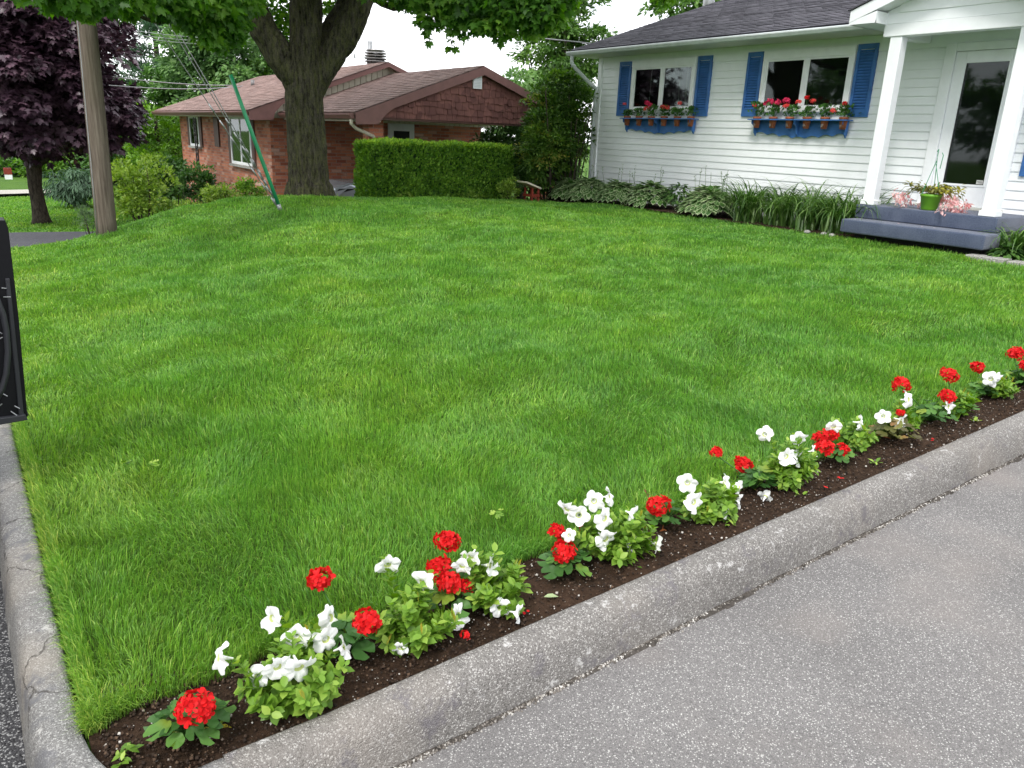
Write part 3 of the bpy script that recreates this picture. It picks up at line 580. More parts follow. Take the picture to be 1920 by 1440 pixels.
# ------------------------------------------------------------------ trees and shrubs
def crown(c, rad, nclump, per, size, seed, tm=T_DIA, rc=.24, droop=.35, shell=.45, keepf=None, zs=.75, jit=.45):
    r = np.random.default_rng(seed); c = np.array(c, float); rad = np.array(rad, float)
    d = r.normal(size=(nclump, 3)); d /= np.linalg.norm(d, axis=1, keepdims=True); q = r.random(nclump) ** shell
    cc = c + d * q[:, None] * rad * (1 - rc * .6)
    if keepf is not None: cc = cc[keepf(cc)]
    m = len(cc); R_ = rc * rad.mean() * (.6 + .8 * r.random(m))
    k = np.repeat(np.arange(m), per); n = len(k)
    e = r.normal(size=(n, 3)); e /= np.linalg.norm(e, axis=1, keepdims=True); e[:, 2] = np.where(e[:, 2] < -.35, -e[:, 2] * .6, e[:, 2])
    rr = R_[k] * (.55 + jit * r.random(n) ** .6); P = cc[k] + e * rr[:, None] * (1, 1, zs)
    out = P - c; out /= np.linalg.norm(out, axis=1, keepdims=True) + 1e-6
    D = e * .8 + out * .5 + r.normal(size=(n, 3)) * .45; D[:, 2] -= droop
    Nn = np.array([0, 0, 1.]) + e * .7 + out * .4 + r.normal(size=(n, 3)) * .35
    cl = r.random(m)[k] * .45 + r.random(n) * .55
    return leafarrays(tm, P, D, Nn, size * (.65 + .6 * r.random(n)), cl), cc
def limbs(mb, base, cc, rad0, seed, count, n=6, frac=.5):
    r = np.random.default_rng(seed); base = np.array(base, float)
    for i in r.choice(len(cc), min(count, len(cc)), replace=False):
        t = cc[i]; s = base + (t - base) * 0; mid = base + (t - base) * .5 + r.normal(0, .08, 3) * np.linalg.norm(t - base) + np.array([0, 0, -.06]) * np.linalg.norm(t - base)
        ps = [base * (1-u)**2 + 2*u*(1-u)*mid + u*u*t for u in np.linspace(0, 1, 7)]; mb.tube(ps, [rad0 * (1 - .85 * u) for u in np.linspace(0, 1, 7)], n)
def plant(name, label, cat, base, mats, arrs, stem_mb=None, stem_mat=None, group=None, part='foliage', stem='trunk', mats2=None):
    t = empty(name, base, label, cat, group); leafobj(part, arrs, mats, t)
    if stem_mb is not None and stem_mb.v: stem_mb.build(stem, stem_mat or M['bark2'], t, True)
    return t

# big maple: one welded trunk with its limbs
TB = (4.79, 12.64)
def maple_trunk(parent):
    mb = MB(); A = lambda u, v, D=13.5: at_d(u, v, D)
    def tb(pts, rad, n=20): mb.tube(pts, rad, n)
    x, y = TB; z0 = .25
    tb([(x, y, z0), (x, y, .5), (x-.01, y, .7), (x-.01, y, 1.05), (x-.02, y, 1.5), (x-.03, y, 1.9), (x-.02, y, 2.3), (x, y, 2.75)], [.355, .33, .305, .285, .27, .262, .25, .22])
    tb([(x-.03, y, 1.95), A(556, 150), A(527, 108), A(496, 62), A(474, 15), A(455, -50), A(400, -200), A(360, -400)], [.16, .19, .20, .185, .175, .16, .13, .06])
    tb([(x, y, 1.9), A(572, 120), A(574, 60), A(573, 0), A(570, -100, 13.6), A(580, -300, 13.9), A(590, -520, 14)], [.20, .22, .22, .215, .20, .16, .06])
    tb([(x+.03, y, 2.0), A(606, 128), A(645, 70), A(670, 10), A(692, -50), A(740, -160, 13), A(800, -330, 12.6)], [.14, .19, .205, .20, .19, .16, .06])
    tb([A(585, 100), A(615, 55, 13.8), A(640, 15, 14.2), A(660, -40, 14.6), A(700, -200, 15.2)], [.09, .11, .10, .09, .05])
    for i in range(7):
        a = i * .9 + .3; tb([(x, y, .95), (x + .28 * math.cos(a), y + .28 * math.sin(a), .66), (x + .36 * math.cos(a), y + .36 * math.sin(a), .46), (x + .46 * math.cos(a), y + .46 * math.sin(a), .34)], [.08, .09, .07, .05], 10)
    o = mb.build('trunk', M['bark'], None, True)
    rm = o.modifiers.new('weld', 'REMESH'); rm.mode = 'VOXEL'; rm.voxel_size = .022; sm = o.modifiers.new('s', 'SMOOTH'); sm.iterations = 9; sm.factor = .6
    dg = bpy.context.evaluated_depsgraph_get(); me = bpy.data.meshes.new_from_object(o.evaluated_get(dg)); bpy.data.objects.remove(o)
    k = len(me.vertices); V = np.empty(k * 3); me.vertices.foreach_get('co', V); V = V.reshape(-1, 3); Nn = np.empty(k * 3); me.vertices.foreach_get('normal', Nn); Nn = Nn.reshape(-1, 3)
    a = np.arctan2(V[:, 1] - y, V[:, 0] - x)
    f = fbm(np.cos(a) * 7 + V[:, 0] * 5, np.sin(a) * 7 + V[:, 1] * 5, V[:, 2] * 2.6, s=70, o=4); rdg = 1 - np.abs(f * 2 - 1) * 2.2
    V += Nn * (rdg * .034 + (fbm(V[:, 0] * 2, V[:, 1] * 2, V[:, 2] * 1.5, s=80) - .5) * .06)[:, None]
    me.vertices.foreach_set('co', V.ravel()); me.polygons.foreach_set('use_smooth', np.ones(len(me.polygons), bool)); me.update(); me.materials.clear(); me.materials.append(M['bark'])
    o = link('trunk', me, parent)
    return o
mt = empty('maple_tree', (TB[0], TB[1], .45), 'big old maple with a mossy forked trunk and spreading dark green crown on the lawn', 'tree')
maple_trunk(mt)
# low branches seen in the picture, each a spray of leaves round a twig (u, v, distance, radius, leaves)
SPR = []
for (u, v, D, r, k) in [
    (90, -22, 9, 0.3, 120), (150, -16, 9.2, 0.3, 140), (190, 0, 9.3, 0.24, 100), (70, -50, 9, 0.4, 130), (118, 6, 9.2, 0.14, 35), (225, -36, 9.6, 0.34, 190), (165, 22, 9.4, 0.11, 30), (140, 14, 9.3, 0.1, 22),
    (255, -4, 10, 0.28, 140), (290, -32, 10.3, 0.38, 220), (235, 16, 10, 0.13, 35), (330, 2, 10.6, 0.33, 190), (370, -28, 10.8, 0.42, 260), (345, 38, 10.8, 0.18, 60), (395, 20, 11, 0.33, 200), (300, 18, 10.4, 0.18, 60), (382, 60, 11, 0.2, 75),
    (425, -12, 11.3, 0.42, 260), (418, 48, 11.3, 0.24, 110), (452, 6, 11.6, 0.26, 120), (447, 42, 11.7, 0.18, 60), (515, 40, 14.6, 0.3, 90), (532, 12, 14.7, 0.32, 100), (438, 68, 11.4, 0.13, 35), (402, 74, 11.2, 0.12, 30), (415, 88, 11.3, 0.09, 16),
    (470, -30, 12, 0.36, 150), (540, -50, 12.6, 0.4, 130), (600, -52, 12.6, 0.4, 120), (640, -58, 12.4, 0.4, 110), (612, 12, 14.8, 0.24, 60), (520, 62, 14.6, 0.2, 45), (530, 85, 14.7, 0.12, 20),
    (700, -26, 12.2, 0.28, 110), (740, -20, 12, 0.32, 140), (775, -8, 11.8, 0.32, 150), (810, 6, 11.6, 0.32, 160), (800, 38, 11.4, 0.14, 36), (850, 10, 11.4, 0.33, 180), (852, 40, 11.3, 0.18, 60), (890, 16, 11.2, 0.33, 190), (905, 46, 11.1, 0.22, 90),
    (930, 8, 11, 0.36, 210), (945, 44, 11, 0.26, 130), (980, 18, 10.9, 0.34, 200), (1000, 46, 10.9, 0.2, 90), (1020, 14, 10.8, 0.32, 190), (1042, 36, 10.8, 0.16, 65), (960, -30, 10.9, 0.5, 260), (880, -34, 11.2, 0.5, 240), (800, -40, 11.6, 0.5, 220), (1035, -28, 10.8, 0.36, 180), (1058, -2, 10.8, 0.14, 45),
    (868, 68, 11.2, 0.08, 10), (825, 48, 11.4, 0.07, 9), (1000, 66, 10.9, 0.09, 14), (935, 72, 11, 0.09, 12),
    (802, 60, 11.4, 0.05, 8), (806, 76, 11.4, 0.04, 7), (845, 76, 11.4, 0.04, 6), (847, 90, 11.4, 0.04, 6),
    (1245, -8, 10.5, 0.12, 22), (1240, 8, 10.5, 0.06, 7), (1270, -30, 10.5, 0.2, 50), (1320, -30, 10.5, 0.2, 50)]:
    SPR.append((at_d(u, v, D), r, k))
LA = []; rs = np.random.default_rng(11)
for c, r, k in SPR:
    k = int(k * 1.35); e = rs.normal(size=(k, 3)); e /= np.linalg.norm(e, axis=1, keepdims=True); P = c + e * r * (1.15, 1.15, .62) * (rs.random((k, 1)) ** .45)
    D = e * .7 + rs.normal(size=(k, 3)) * .5; D[:, 2] -= .75
    Nn = np.array([0, 0, .8]) + rs.normal(size=(k, 3)) * .55 + e * .4
    LA.append(leafarrays(T_MAPLE, P, D, Nn, .105 * (.6 + .6 * rs.random(k)), rs.random() * .4 + rs.random(k) * .55))
big, cc = crown((TB[0] + .3, TB[1] - .3, 7.3), (6.0, 5.4, 4.0), 330, 55, .22, 5, T_MAPLE, .17, keepf=lambda c: (c[:, 2] > 4.3) | (np.hypot(c[:, 0] - TB[0], c[:, 1] - TB[1]) > 5.0) & (c[:, 2] > 5))
LA.append(big); leafobj('crown', LA, LM['maple'], mt)
br = MB()
def twig(uvd, r0, r1, n=6):
    p = [at_d(*q) for q in uvd]; k = len(p); br.tube(p, [r0 + (r1 - r0) * i / (k-1) for i in range(k)], n)
twig([(692, -10, 12.9), (715, 6, 12.6), (738, 15, 12.3), (765, 12, 12.1), (800, 8, 11.9), (850, 12, 11.5), (900, 22, 11.3), (960, 25, 11), (1030, 35, 10.9)], .055, .012)
twig([(462, -10, 12.6), (430, -20, 12), (395, -5, 11.6), (345, 3, 11.1), (340, 20, 11), (325, 35, 10.8), (300, 42, 10.6), (275, 36, 10.3), (240, 20, 10), (190, 10, 9.6)], .06, .012)
twig([(300, 42, 10.6), (270, 25, 10.3), (245, 5, 10.1), (200, -10, 9.7)], .018, .008); twig([(395, -5, 11.6), (400, 40, 11.3), (410, 85, 11.3)], .02, .006); twig([(850, 12, 11.5), (858, 45, 11.3), (866, 70, 11.3)], .012, .004)
twig([(800, 10, 11.8), (803, 55, 11.4), (806, 80, 11.4)], .005, .003); twig([(845, 40, 11.4), (846, 90, 11.4)], .004, .003); twig([(1300, -200, 11), (1270, -60, 10.6), (1243, 8, 10.5)], .02, .004)
twig([(740, -160, 13), (1000, -190, 11.5), (1300, -200, 11)], .09, .03)
for i, c in enumerate(cc[::6]):
    b0 = np.array([TB[0], TB[1], 3.6]) + (c - np.array([TB[0], TB[1], 3.6])) * .15; mid = (b0 + c) / 2 + rs.normal(0, .3, 3); br.tube([b0, mid, c], [.08, .05, .015], 5)
br.build('limb', M['bark'], mt, True)

# purple maple
rm = empty('purple_maple', (1.61, 22.2, -.82), 'rounded tree with deep purple leaves on the neighbour\'s lawn at the left', 'tree')
a1, cc = crown((1.75, 21.9, 2.55), (2.45, 2.4, 2.45), 210, 115, .15, 21, T_MAPLE, .20, droop=.7, shell=.4, keepf=lambda c: c[:, 2] > .62)
a2, c2 = crown((1.9, 21.8, 4.2), (1.9, 2.0, 1.3), 60, 100, .15, 22, T_MAPLE, .24, droop=.7)
a3, c3 = crown((3.0, 21.5, 1.75), (1.15, 1.2, 1.05), 60, 100, .14, 23, T_MAPLE, .24, droop=.7)
leafobj('crown', [a1, a2, a3], LM['redmaple'], rm)
tk = MB(); tk.tube([(1.64, 22.3, -.95), (1.63, 22.3, -.75), (1.62, 22.3, -.4), (1.60, 22.3, 0), (1.64, 22.3, .5), (1.75, 22.2, 1.4), (2, 22, 2.5)], [.26, .19, .16, .15, .17, .16, .09], 14)
limbs(tk, (1.66, 22.25, .45), cc, .07, 3, 16); tk.build('trunk', M['bark2'], rm, True)

def shrub(name, label, cat, c, rad, mat, size, ncl, per, seed, tm=T_OVAL, group=None, stems=8, base=None, rc=.3, droop=.1, shell=.5, stem_mat=None, **kw):
    c = np.array(c, float); base = base if base is not None else (c[0], c[1], float(base_z(np.array([c[0]]), np.array([c[1]]))[0]) - .05)
    a, cc = crown(c, rad, ncl, per, size, seed, tm, rc, droop, shell, **kw)
    mb = MB(); limbs(mb, base, cc, .018 * max(rad) / .5, seed, stems, 5)
    return plant(name, label, cat, base, mat, [a], mb, stem_mat, group, stem='stems' if cat != 'tree' else 'trunk')
# left of the big trunk, near to far
shrub('shrub', 'loose yellow-green shrub right behind the wooden pole', 'shrub', (2.52, 14.3, .50), (.60, .55, .72), LM['yellow'], .075, 70, 55, 31, rc=.26, droop=-.25)
shrub('shrub', 'small feathery grey-green shrub left of the wooden pole base', 'shrub', (1.66, 13.95, .12), (.24, .25, .26), LM['greyg'], .05, 30, 40, 32, T_NEEDLE, droop=-.4)
shrub('shrub', 'rounded dark green shrub in front of the brick house windows', 'shrub', (3.80, 15.6, .42), (.42, .42, .52), LM['dark'], .075, 50, 50, 33)
shrub('shrub', 'dark broad-leaved shrub between the yellow-green shrub and the rounded one', 'shrub', (3.75, 18.2, .45), (.55, .5, .55), LM['dark'], .11, 45, 45, 34)
shrub('shrub', 'low spreading green shrub left of the green guy guard', 'shrub', (3.80, 14.3, .33), (.50, .4, .26), LM['yellow'], .055, 45, 50, 35)
shrub('shrub', 'low leafy shrub just under the large white window', 'shrub', (4.45, 14.6, .42), (.38, .35, .30), LM['hedge'], .055, 40, 50, 36, T_OVAL)
shrub('shrub', 'small light green shrub below the dark rounded one', 'shrub', (3.28, 14.0, .12), (.32, .3, .30), LM['yellow'], .05, 35, 45, 37)
shrub('spruce', 'small weeping green spruce beyond the wooden pole', 'shrub', (2.95, 26.7, -.35), (1.05, .8, .62), LM['pine'], .22, 55, 50, 38, T_NEEDLE, droop=1.5, rc=.3)
a, cc = crown((5.9, 29.5, .55), (1.55, 1.5, 2.1), 120, 110, .13, 39, T_OVAL, .22, droop=.1, shell=.35, keepf=lambda c: c[:, 2] < 2.0)
plant('cedar_tree', 'bright green cedar screen at the far end of the brick house', 'tree', (5.9, 29.5, -.8), LM['cedarbright'], [a], MB().tube([(5.9, 29.5, -.9), (5.9, 29.5, 1.8)], [.15, .05]), stem='trunk')
def tree(name, label, c, rad, mat, size, ncl, per, seed, gz, tm=T_OVAL, rc=.2, shell=.4, droop=.3, **kw):
    c = np.array(c, float); a, cc = crown(c, rad, ncl, per, size, seed, tm, rc, droop, shell, **kw); mb = MB()
    mb.tube([(c[0], c[1], gz), (c[0]+.05, c[1], (gz + c[2]) / 2), (c[0], c[1], c[2])], [rad[0] * .09, rad[0] * .07, rad[0] * .04], 9); limbs(mb, (c[0], c[1], (gz + c[2] - rad[2]*.6) / 2 + .3), cc, rad[0] * .035, seed, 14, 5)
    return plant(name, label, 'tree', (c[0], c[1], gz), mat, [a], mb, None, 'trees behind the houses')
tree('leafy_tree', 'broad pale green tree far behind the brick house roof, left of the big trunk', (11.6, 40.5, 3.6), (3.5, 3, 3.4), LM['far'], .27, 210, 120, 41, -1.2)
tree('leafy_tree', 'brighter green tree touching the big trunk\'s left side above the roof', (13.4, 39.3, 2.6), (1.9, 1.8, 2.3), LM['cedarbright'], .24, 90, 80, 42, -1.2)
tree('leafy_tree', 'dark green tree low behind the far end of the brick house', (9.4, 44, 1.6), (2.6, 2.2, 2.6), LM['dark'], .26, 90, 90, 43, -1.2)
# pine with tiers of needles
pt = empty('pine_tree', (10.3, 49.5, -1.2), 'blue-green pine with tiered branches far behind the utility pole', 'tree'); r = np.random.default_rng(5); PA = []; tk = MB(); tk.tube([(10.3, 49.5, -1.3), (10.3, 49.5, 9)], [.28, .06], 9)
for i in range(46):
    z = .8 + 7.4 * r.random(); L = (8.9 - z) * .44 + .5; a = r.random() * 6.28; p0 = np.array([10.3, 49.5, z]); p1 = p0 + np.array([math.cos(a) * L, math.sin(a) * L, .10 * L]); tk.tube([p0, p1], [.05, .015], 4)
    k = 170; t = .25 + .75 * r.random(k); P = p0 + (p1 - p0) * t[:, None] + r.normal(0, 1, (k, 3)) * (.28, .28, .10) * (1.2 - .5 * t[:, None])
    D = np.array([math.cos(a), math.sin(a), .25]) * .7 + r.normal(0, .6, (k, 3)); PA.append(leafarrays(T_NEEDLE, P, D, np.tile([0, 0, 1.], (k, 1)) + r.normal(0, .4, (k, 3)), .42, r.random(k) * .6 + r.random() * .4))
leafobj('foliage', PA, LM['pine'], pt); tk.build('trunk', M['bark2'], pt, True)
tree('leafy_tree', 'tall light green tree between the two houses', (17.3, 22.0, 4.4), (1.75, 1.7, 2.5), LM['light'], .17, 150, 100, 45, -.3, droop=.4, shell=.45, zs=.6)
tree('leafy_tree', 'green tree mass low between the houses behind the carport', (14.3, 20.0, 1.9), (1.9, 1.6, 1.9), LM['far'], .15, 100, 90, 46, -.3)
tree('leafy_tree', 'green tree just showing over the white house roof', (21, 20.2, 5.6), (1.4, 1.6, 2.4), LM['light'], .2, 80, 80, 47, .3)
shrub('shrub', 'dark bush between the tall shrub and the white house wall', 'shrub', (11.2, 14.6, .9), (.9, .8, .9), LM['dark'], .09, 80, 80, 55)
shrub('shrub', 'bushy green shrub behind the right end of the clipped hedge', 'shrub', (11.3, 16.3, 1.05), (1.15, .8, .95), LM['far'], .09, 80, 80, 48)
shrub('shrub', 'small light green bush beside the red wooden bench', 'shrub', (8.95, 12.85, .55), (.26, .22, .30), LM['yellow'], .05, 30, 45, 49)
# tall dense shrub at the corner of the white house
c = (10.45, 13.25, 1.78); a, cc = crown(c, (.84, .74, 1.28), 210, 105, .08, 51, T_OVAL, .24, droop=.2, shell=.5)
a_, cc_ = crown((9.85, 12.9, 1.35), (.58, .5, .85), 90, 90, .075, 52, T_OVAL, .28, droop=.2, shell=.5); mb = MB(); r = np.random.default_rng(8)
for i in range(26):
    b = np.array([10.35 + r.normal(0, .22), 13.05 + r.normal(0, .18), .3]); t = b + np.array([r.normal(0, .25), r.normal(0, .2), 1.2 + 1.1 * r.random()]); mb.tube([b, (b + t) / 2 + r.normal(0, .05, 3), t], [.018, .014, .006], 5)
plant('tall_shrub', 'tall dense shrub with many upright stems at the white house corner', 'shrub', (10.35, 13.05, .35), LM['lilac'], [a, a_], mb, stem='stems')

# clipped cedar hedge
hd = empty('clipped_hedge', (7.85, 13.85, .2), 'long clipped rectangular cedar hedge in front of the carport', 'hedge')
hx0, hx1, hy0, hy1, hz0, hz1 = 6.26, 9.5, 13.5, 14.2, .05, 1.39
def hpt(n, r):
    A_ = [(hx1-hx0)*(hz1-hz0), (hx1-hx0)*(hy1-hy0), (hy1-hy0)*(hz1-hz0), (hy1-hy0)*(hz1-hz0), (hx1-hx0)*(hz1-hz0)]; s = r.choice(5, n, p=np.array(A_) / sum(A_)); u, v = r.random(n), r.random(n)
    P = np.zeros((n, 3)); Nn = np.zeros((n, 3))
    for k, (f, nn) in enumerate([(lambda u, v: (hx0 + u*(hx1-hx0), hy0 + 0*u, hz0 + v*(hz1-hz0)), (0, -1, 0)), (lambda u, v: (hx0 + u*(hx1-hx0), hy0 + v*(hy1-hy0), hz1 + 0*u), (0, 0, 1)), (lambda u, v: (hx0 + 0*u, hy0 + u*(hy1-hy0), hz0 + v*(hz1-hz0)), (-1, 0, 0)), (lambda u, v: (hx1 + 0*u, hy0 + u*(hy1-hy0), hz0 + v*(hz1-hz0)), (1, 0, 0)), (lambda u, v: (hx0 + u*(hx1-hx0), hy1 + 0*u, hz0 + v*(hz1-hz0)), (0, 1, 0))]):
        m_ = s == k; P[m_] = np.stack(f(u[m_], v[m_]), 1); Nn[m_] = nn
    c = np.array([(hx0+hx1)/2, (hy0+hy1)/2, .7]); q = P - c; h = np.array([(hx1-hx0)/2, (hy1-hy0)/2, .69])   # round the corners
    e = np.abs(q) / h; kx = np.clip(e - .86, 0, 1); P = P - np.sign(q) * h * (kx[:, [1, 0, 0]] * .25 + kx[:, [2, 2, 1]] * .25) * np.array([.25, .5, .35])
    bulge = (fbm(P[:, 0] * 2.2, P[:, 1] * 2.2, P[:, 2] * 2.2, s=90) - .5) * .13
    return P + Nn * bulge[:, None], Nn
r = np.random.default_rng(9); P, Nn = hpt(42000, r); n = len(P); P = P - Nn * (.10 * r.random((n, 1)) ** 1.3 + .05 * (vn(P[:, 0] * 9, P[:, 1] * 9, P[:, 2] * 9, s=5) > .55)[:, None] * r.random((n, 1)))
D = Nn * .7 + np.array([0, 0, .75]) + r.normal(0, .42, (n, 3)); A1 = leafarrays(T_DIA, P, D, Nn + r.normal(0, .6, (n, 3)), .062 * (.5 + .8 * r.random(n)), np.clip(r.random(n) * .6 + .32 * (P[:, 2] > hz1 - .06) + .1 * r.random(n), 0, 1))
k = 500; P = np.stack([hx0 + (hx1-hx0) * r.random(k), hy0 + (hy1-hy0) * r.random(k), np.full(k, hz1 - .02)], 1); A2 = leafarrays(T_NEEDLE, P, np.tile([0, 0, 1.], (k, 1)) + r.normal(0, .3, (k, 3)), rdir(k), .09 * (.5 + .7 * r.random(k)))
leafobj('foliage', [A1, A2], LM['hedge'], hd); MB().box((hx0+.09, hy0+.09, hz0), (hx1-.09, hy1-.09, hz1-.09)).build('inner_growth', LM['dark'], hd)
k = 26
for i, (x, s) in enumerate(((6.7, .12), (8.25, .2), (8.45, .16), (6.9, .1), (9.1, .1))):
    shrub('hedge_weed', ['low light green sprout at the left foot of the hedge', 'tallest leafy sprout at the foot of the hedge, right of its middle', 'leafy sprout beside the tallest one at the foot of the hedge', 'tiny sprout second from the left at the foot of the hedge', 'low sprout at the right foot of the hedge'][i], 'weed', (x, 13.2, tz(x, 13.2) + s * .5), (s, .08, s * .8), LM['yellow'], .045, 10, 12, 300 + i, stems=3, group='weeds at the foot of the hedge')

# ------------------------------------------------------------------ utility pole, guy, power lines
up_ = empty('utility_pole', (1.56, 11.46, .1), 'weathered grey wooden utility pole at the left edge of the lawn', 'pole')
b = np.array([1.555, 11.46, .0]); t = at_d(161, 30, 11.5); t2 = b + (t - b) * 2.9
mb = MB(); mb.tube([b + (t2 - b) * f for f in np.linspace(0, 1, 24)], [.128 - .05 * f for f in np.linspace(0, 1, 24)], 24); mb.build('pole_shaft', M['pole'], up_, True)
mb = MB(); q = b + (t2 - b) * .0
mb.tube([b + (t2-b) * f + np.array([-.116 + .045 * f, -.05, 0]) for f in np.linspace(0.02, .9, 12)], .007, 6); mb.build('ground_wire', M['galv'], up_, True)
gy = empty('guy_wire', (3.79, 11.07, .40), 'steel guy wires with a green plastic guard anchored in the lawn', 'guy wire')
an = np.array([3.79, 11.07, .36]); top = b + (t2 - b) * .93
mb = MB()
g1 = at_d(432, 140, 11.6)
mb.tube([an + (g1 - an) * f for f in (.10, .3, .6, 1)], [.026, .027, .027, .025], 14); mb.build('guard', M['green_plastic'], gy, True)
mb = MB(); mb.tube([an, an + (g1-an) * .13], [.012, .018], 8); mb.tube([an + (g1-an) * .045, an + (g1-an) * .10], [.028, .03], 10); mb.tube([an + np.array([0, 0, -.1]), an + np.array([.0, 0, .06])], .014, 8); mb.build('anchor_rod', M['galv'], gy, True)
for (u, v), du in (((300, 60), 0), ((345, 95), 1), ((384, 150), 2)):
    e = on_y(u, v, 11.25); e2 = an + (e - an) * (2.1 - .1 * du); mb = MB(); s = an + np.array([0, 0, .03 + .02 * du]); mb.tube([s, s + (e2 - s) * .5, e2], .0065, 5)
    for f in np.linspace(.03, .28, 7): mb.tube([s + (e2-s) * f, s + (e2-s) * (f + .022)], .012, 6)
    mb.build('wire', M['galv'], gy, True)
def cable(label, p0, p1, sag, r=.012, mat='galv'):
    p0 = np.array(p0); p1 = np.array(p1); mb = MB(); mb.tube([p0 + (p1 - p0) * f + np.array([0, 0, -sag * 4 * f * (1 - f)]) for f in np.linspace(0, 1, 14)], r, 5)
    return tag(mb.build('power_line', M[mat], None, True), label, 'cable', 'overhead cables')
cable('pale overhead cable crossing in front of the distant trees, topmost', at_d(235, 55, 30), at_d(470, 72, 40), .1, .010); cable('pale overhead cable just under the topmost one', at_d(235, 62, 30), at_d(470, 78, 40), .1, .010); cable('third pale overhead cable below the topmost pair', at_d(240, 68, 30), at_d(470, 84, 40), .1, .010)
cable('long thin cable sloping past the purple tree towards the green guard top', at_d(190, 141, 22), at_d(520, 155, 32), .15, .013); cable('lower thin cable meeting the green guard from the left', at_d(205, 160, 20), at_d(560, 140, 34), .25, .012)
up2 = empty('utility_pole', (19.1, 40.8, -1.2), 'thin grey distant pole rising behind the brick house chimney', 'pole')
MB().tube([(19.1, 40.8, -1.3), (19.1, 40.8, 6.05)], [.17, .14], 10).build('pole_shaft', M['galv'], up2, True); mb = MB(); mb.box((18.9, 40.7, 5.2), (19.3, 40.8, 5.27)); mb.tube([(19.5, 40.8, 5.2), (19.5, 40.8, 5.45)], .06); mb.tube([(18.2, 40.8, 5.15), (18.2, 40.8, 5.35)], .05); mb.tube([(18.2, 40.8, 5.2), (19.5, 40.8, 5.3)], .025); mb.build('insulator_bar', M['galv'], up2)

# ------------------------------------------------------------------ helpers for houses
def laps(mb, x, y0, y1, z0, z1, exp=.113, axis='x', t=.016, mi=0, ext=None):
    """lap siding on a wall facing -X (axis x) or -Y (axis y); ext(z) may narrow the row ends for gables"""
    z = z0
    while z < z1 - .01:
        a, b_ = z, min(z + exp, z1); ya, yb = (y0, y1) if ext is None else ext((a + b_) / 2)
        if yb - ya > .02:
            sec = [(0, a), (-t, a), (-t, a + .012), (-.003, b_), (0, b_)]
            if axis == 'x': mb.prism([(x + p, ya, q) for p, q in sec], (0, yb - ya, 0), mi)
            else: mb.prism([(ya, x + p, q) for p, q in sec], (yb - ya, 0, 0), mi)
        z += exp
def roof_slope(mb, x0, z0, x1, z1, y0, y1, exp=.13, t=.009, seed=0):
    """shingle courses climbing from (x0, z0) to (x1, z1), running along Y"""
    L = math.hypot(x1 - x0, z1 - z0); n = int(L / exp); dx, dz = (x1 - x0) / L, (z1 - z0) / L; nx, nz = (-dz, dx) if x1 > x0 else (dz, -dx)
    r = np.random.default_rng(seed)
    for i in range(n + 1):
        a = i * exp; e = min(a + exp, L); k = int((y1 - y0) / .31); cuts = y0 + (y1 - y0) * (np.arange(k + 1) / k); off = (i % 3) * .1
        cuts[1:-1] += off - .1 + r.normal(0, .006, k - 1)
        for j in range(k):
            h = t * (.7 + .7 * r.random()); g = .003; P = []
            for (q, hh) in ((a - r.random() * .006, h), (e, .002)):
                for yy in (cuts[j] + g, cuts[j+1] - g): P.append((x0 + dx*q + nx*hh, yy, z0 + dz*q + nz*hh))
            q = a; b0 = [(x0 + dx*q, cuts[j] + g, z0 + dz*q), (x0 + dx*q, cuts[j+1] - g, z0 + dz*q)]
            mb.add(P + b0, [(0, 1, 3, 2), (4, 5, 1, 0)])
def slab(mb, x0, z0, x1, z1, y0, y1, th):
    mb.prism([(x0, y0, z0), (x1, y0, z1), (x1, y0, z1 - th), (x0, y0, z0 - th)], (0, y1 - y0, 0))

# ------------------------------------------------------------------ white house
WX = 10.9; GZ = 3.14
wh = empty('white_house', (14.5, 5.0, .3), 'white vinyl sided bungalow with blue shutters, grey shingle roof and porch', 'house')
mb = MB(); mb.box((WX, -6, .25), (18.8, 12.62, GZ)); laps(mb, WX, -6, 12.60, .62, 2.92)
mb.prism([(WX, 12.62, GZ), (18.8, 12.62, GZ), (14.85, 12.62, GZ + 1.33)], (0, -.12, 0)); mb.build('wall', M['white'], wh)
mb = MB(); mb.box((WX - .022, -6, 2.92), (WX - .001, 12.62, GZ)); mb.box((WX - .012, -6, .40), (WX - .001, 12.6, .62)); mb.build('frieze', M['white'], wh, bevel=.004)
MB().box((WX - .035, 12.55, .40), (WX + .06, 12.655, GZ - .005)).build('corner_trim', M['trim'], wh, bevel=.006)
# roof: gable along Y
RX0, RZ0 = 10.33, 3.23; sl_ = .33; RX1 = 14.85; RZ1 = RZ0 + sl_ * (RX1 - RX0)
rf = MB(); roof_slope(rf, RX0 - .03, RZ0, RX1, RZ1 + .01, -6.2, 12.90, .135, .010, 1); slab(rf, RX0, RZ0 - .002, RX1, RZ1 - .002, -6.2, 12.88, .03); slab(rf, RX1, RZ1 - .002, 19.4, RZ0 - .002, -6.2, 12.88, .03)
rf = rf.build('roof', M['roofgrey'], wh)
mb = MB(); mb.box((RX0 + .005, -6.2, GZ - .012), (WX, 12.86, GZ + .002)); 
mb.build('soffit', M['soffit'], wh)
mb = MB(); sec = [(RX0 + .004, GZ - .012), (RX0 + .004, RZ0 - .03), (RX0 - .10, RZ0 - .028), (RX0 - .118, RZ0 - .035), (RX0 - .118, RZ0 - .055), (RX0 - .09, RZ0 - .10), (RX0 - .06, GZ - .005), (RX0 - .055, GZ - .012)]
mb.prism([(a, 6.42, b) for a, b in sec], (0, 12.9 - 6.42, 0)); mb.prism([(a, -6.2, b) for a, b in sec], (0, 3.9 + 6.2, 0)); mb.build('gutter', M['gutter'], wh, bevel=.003)
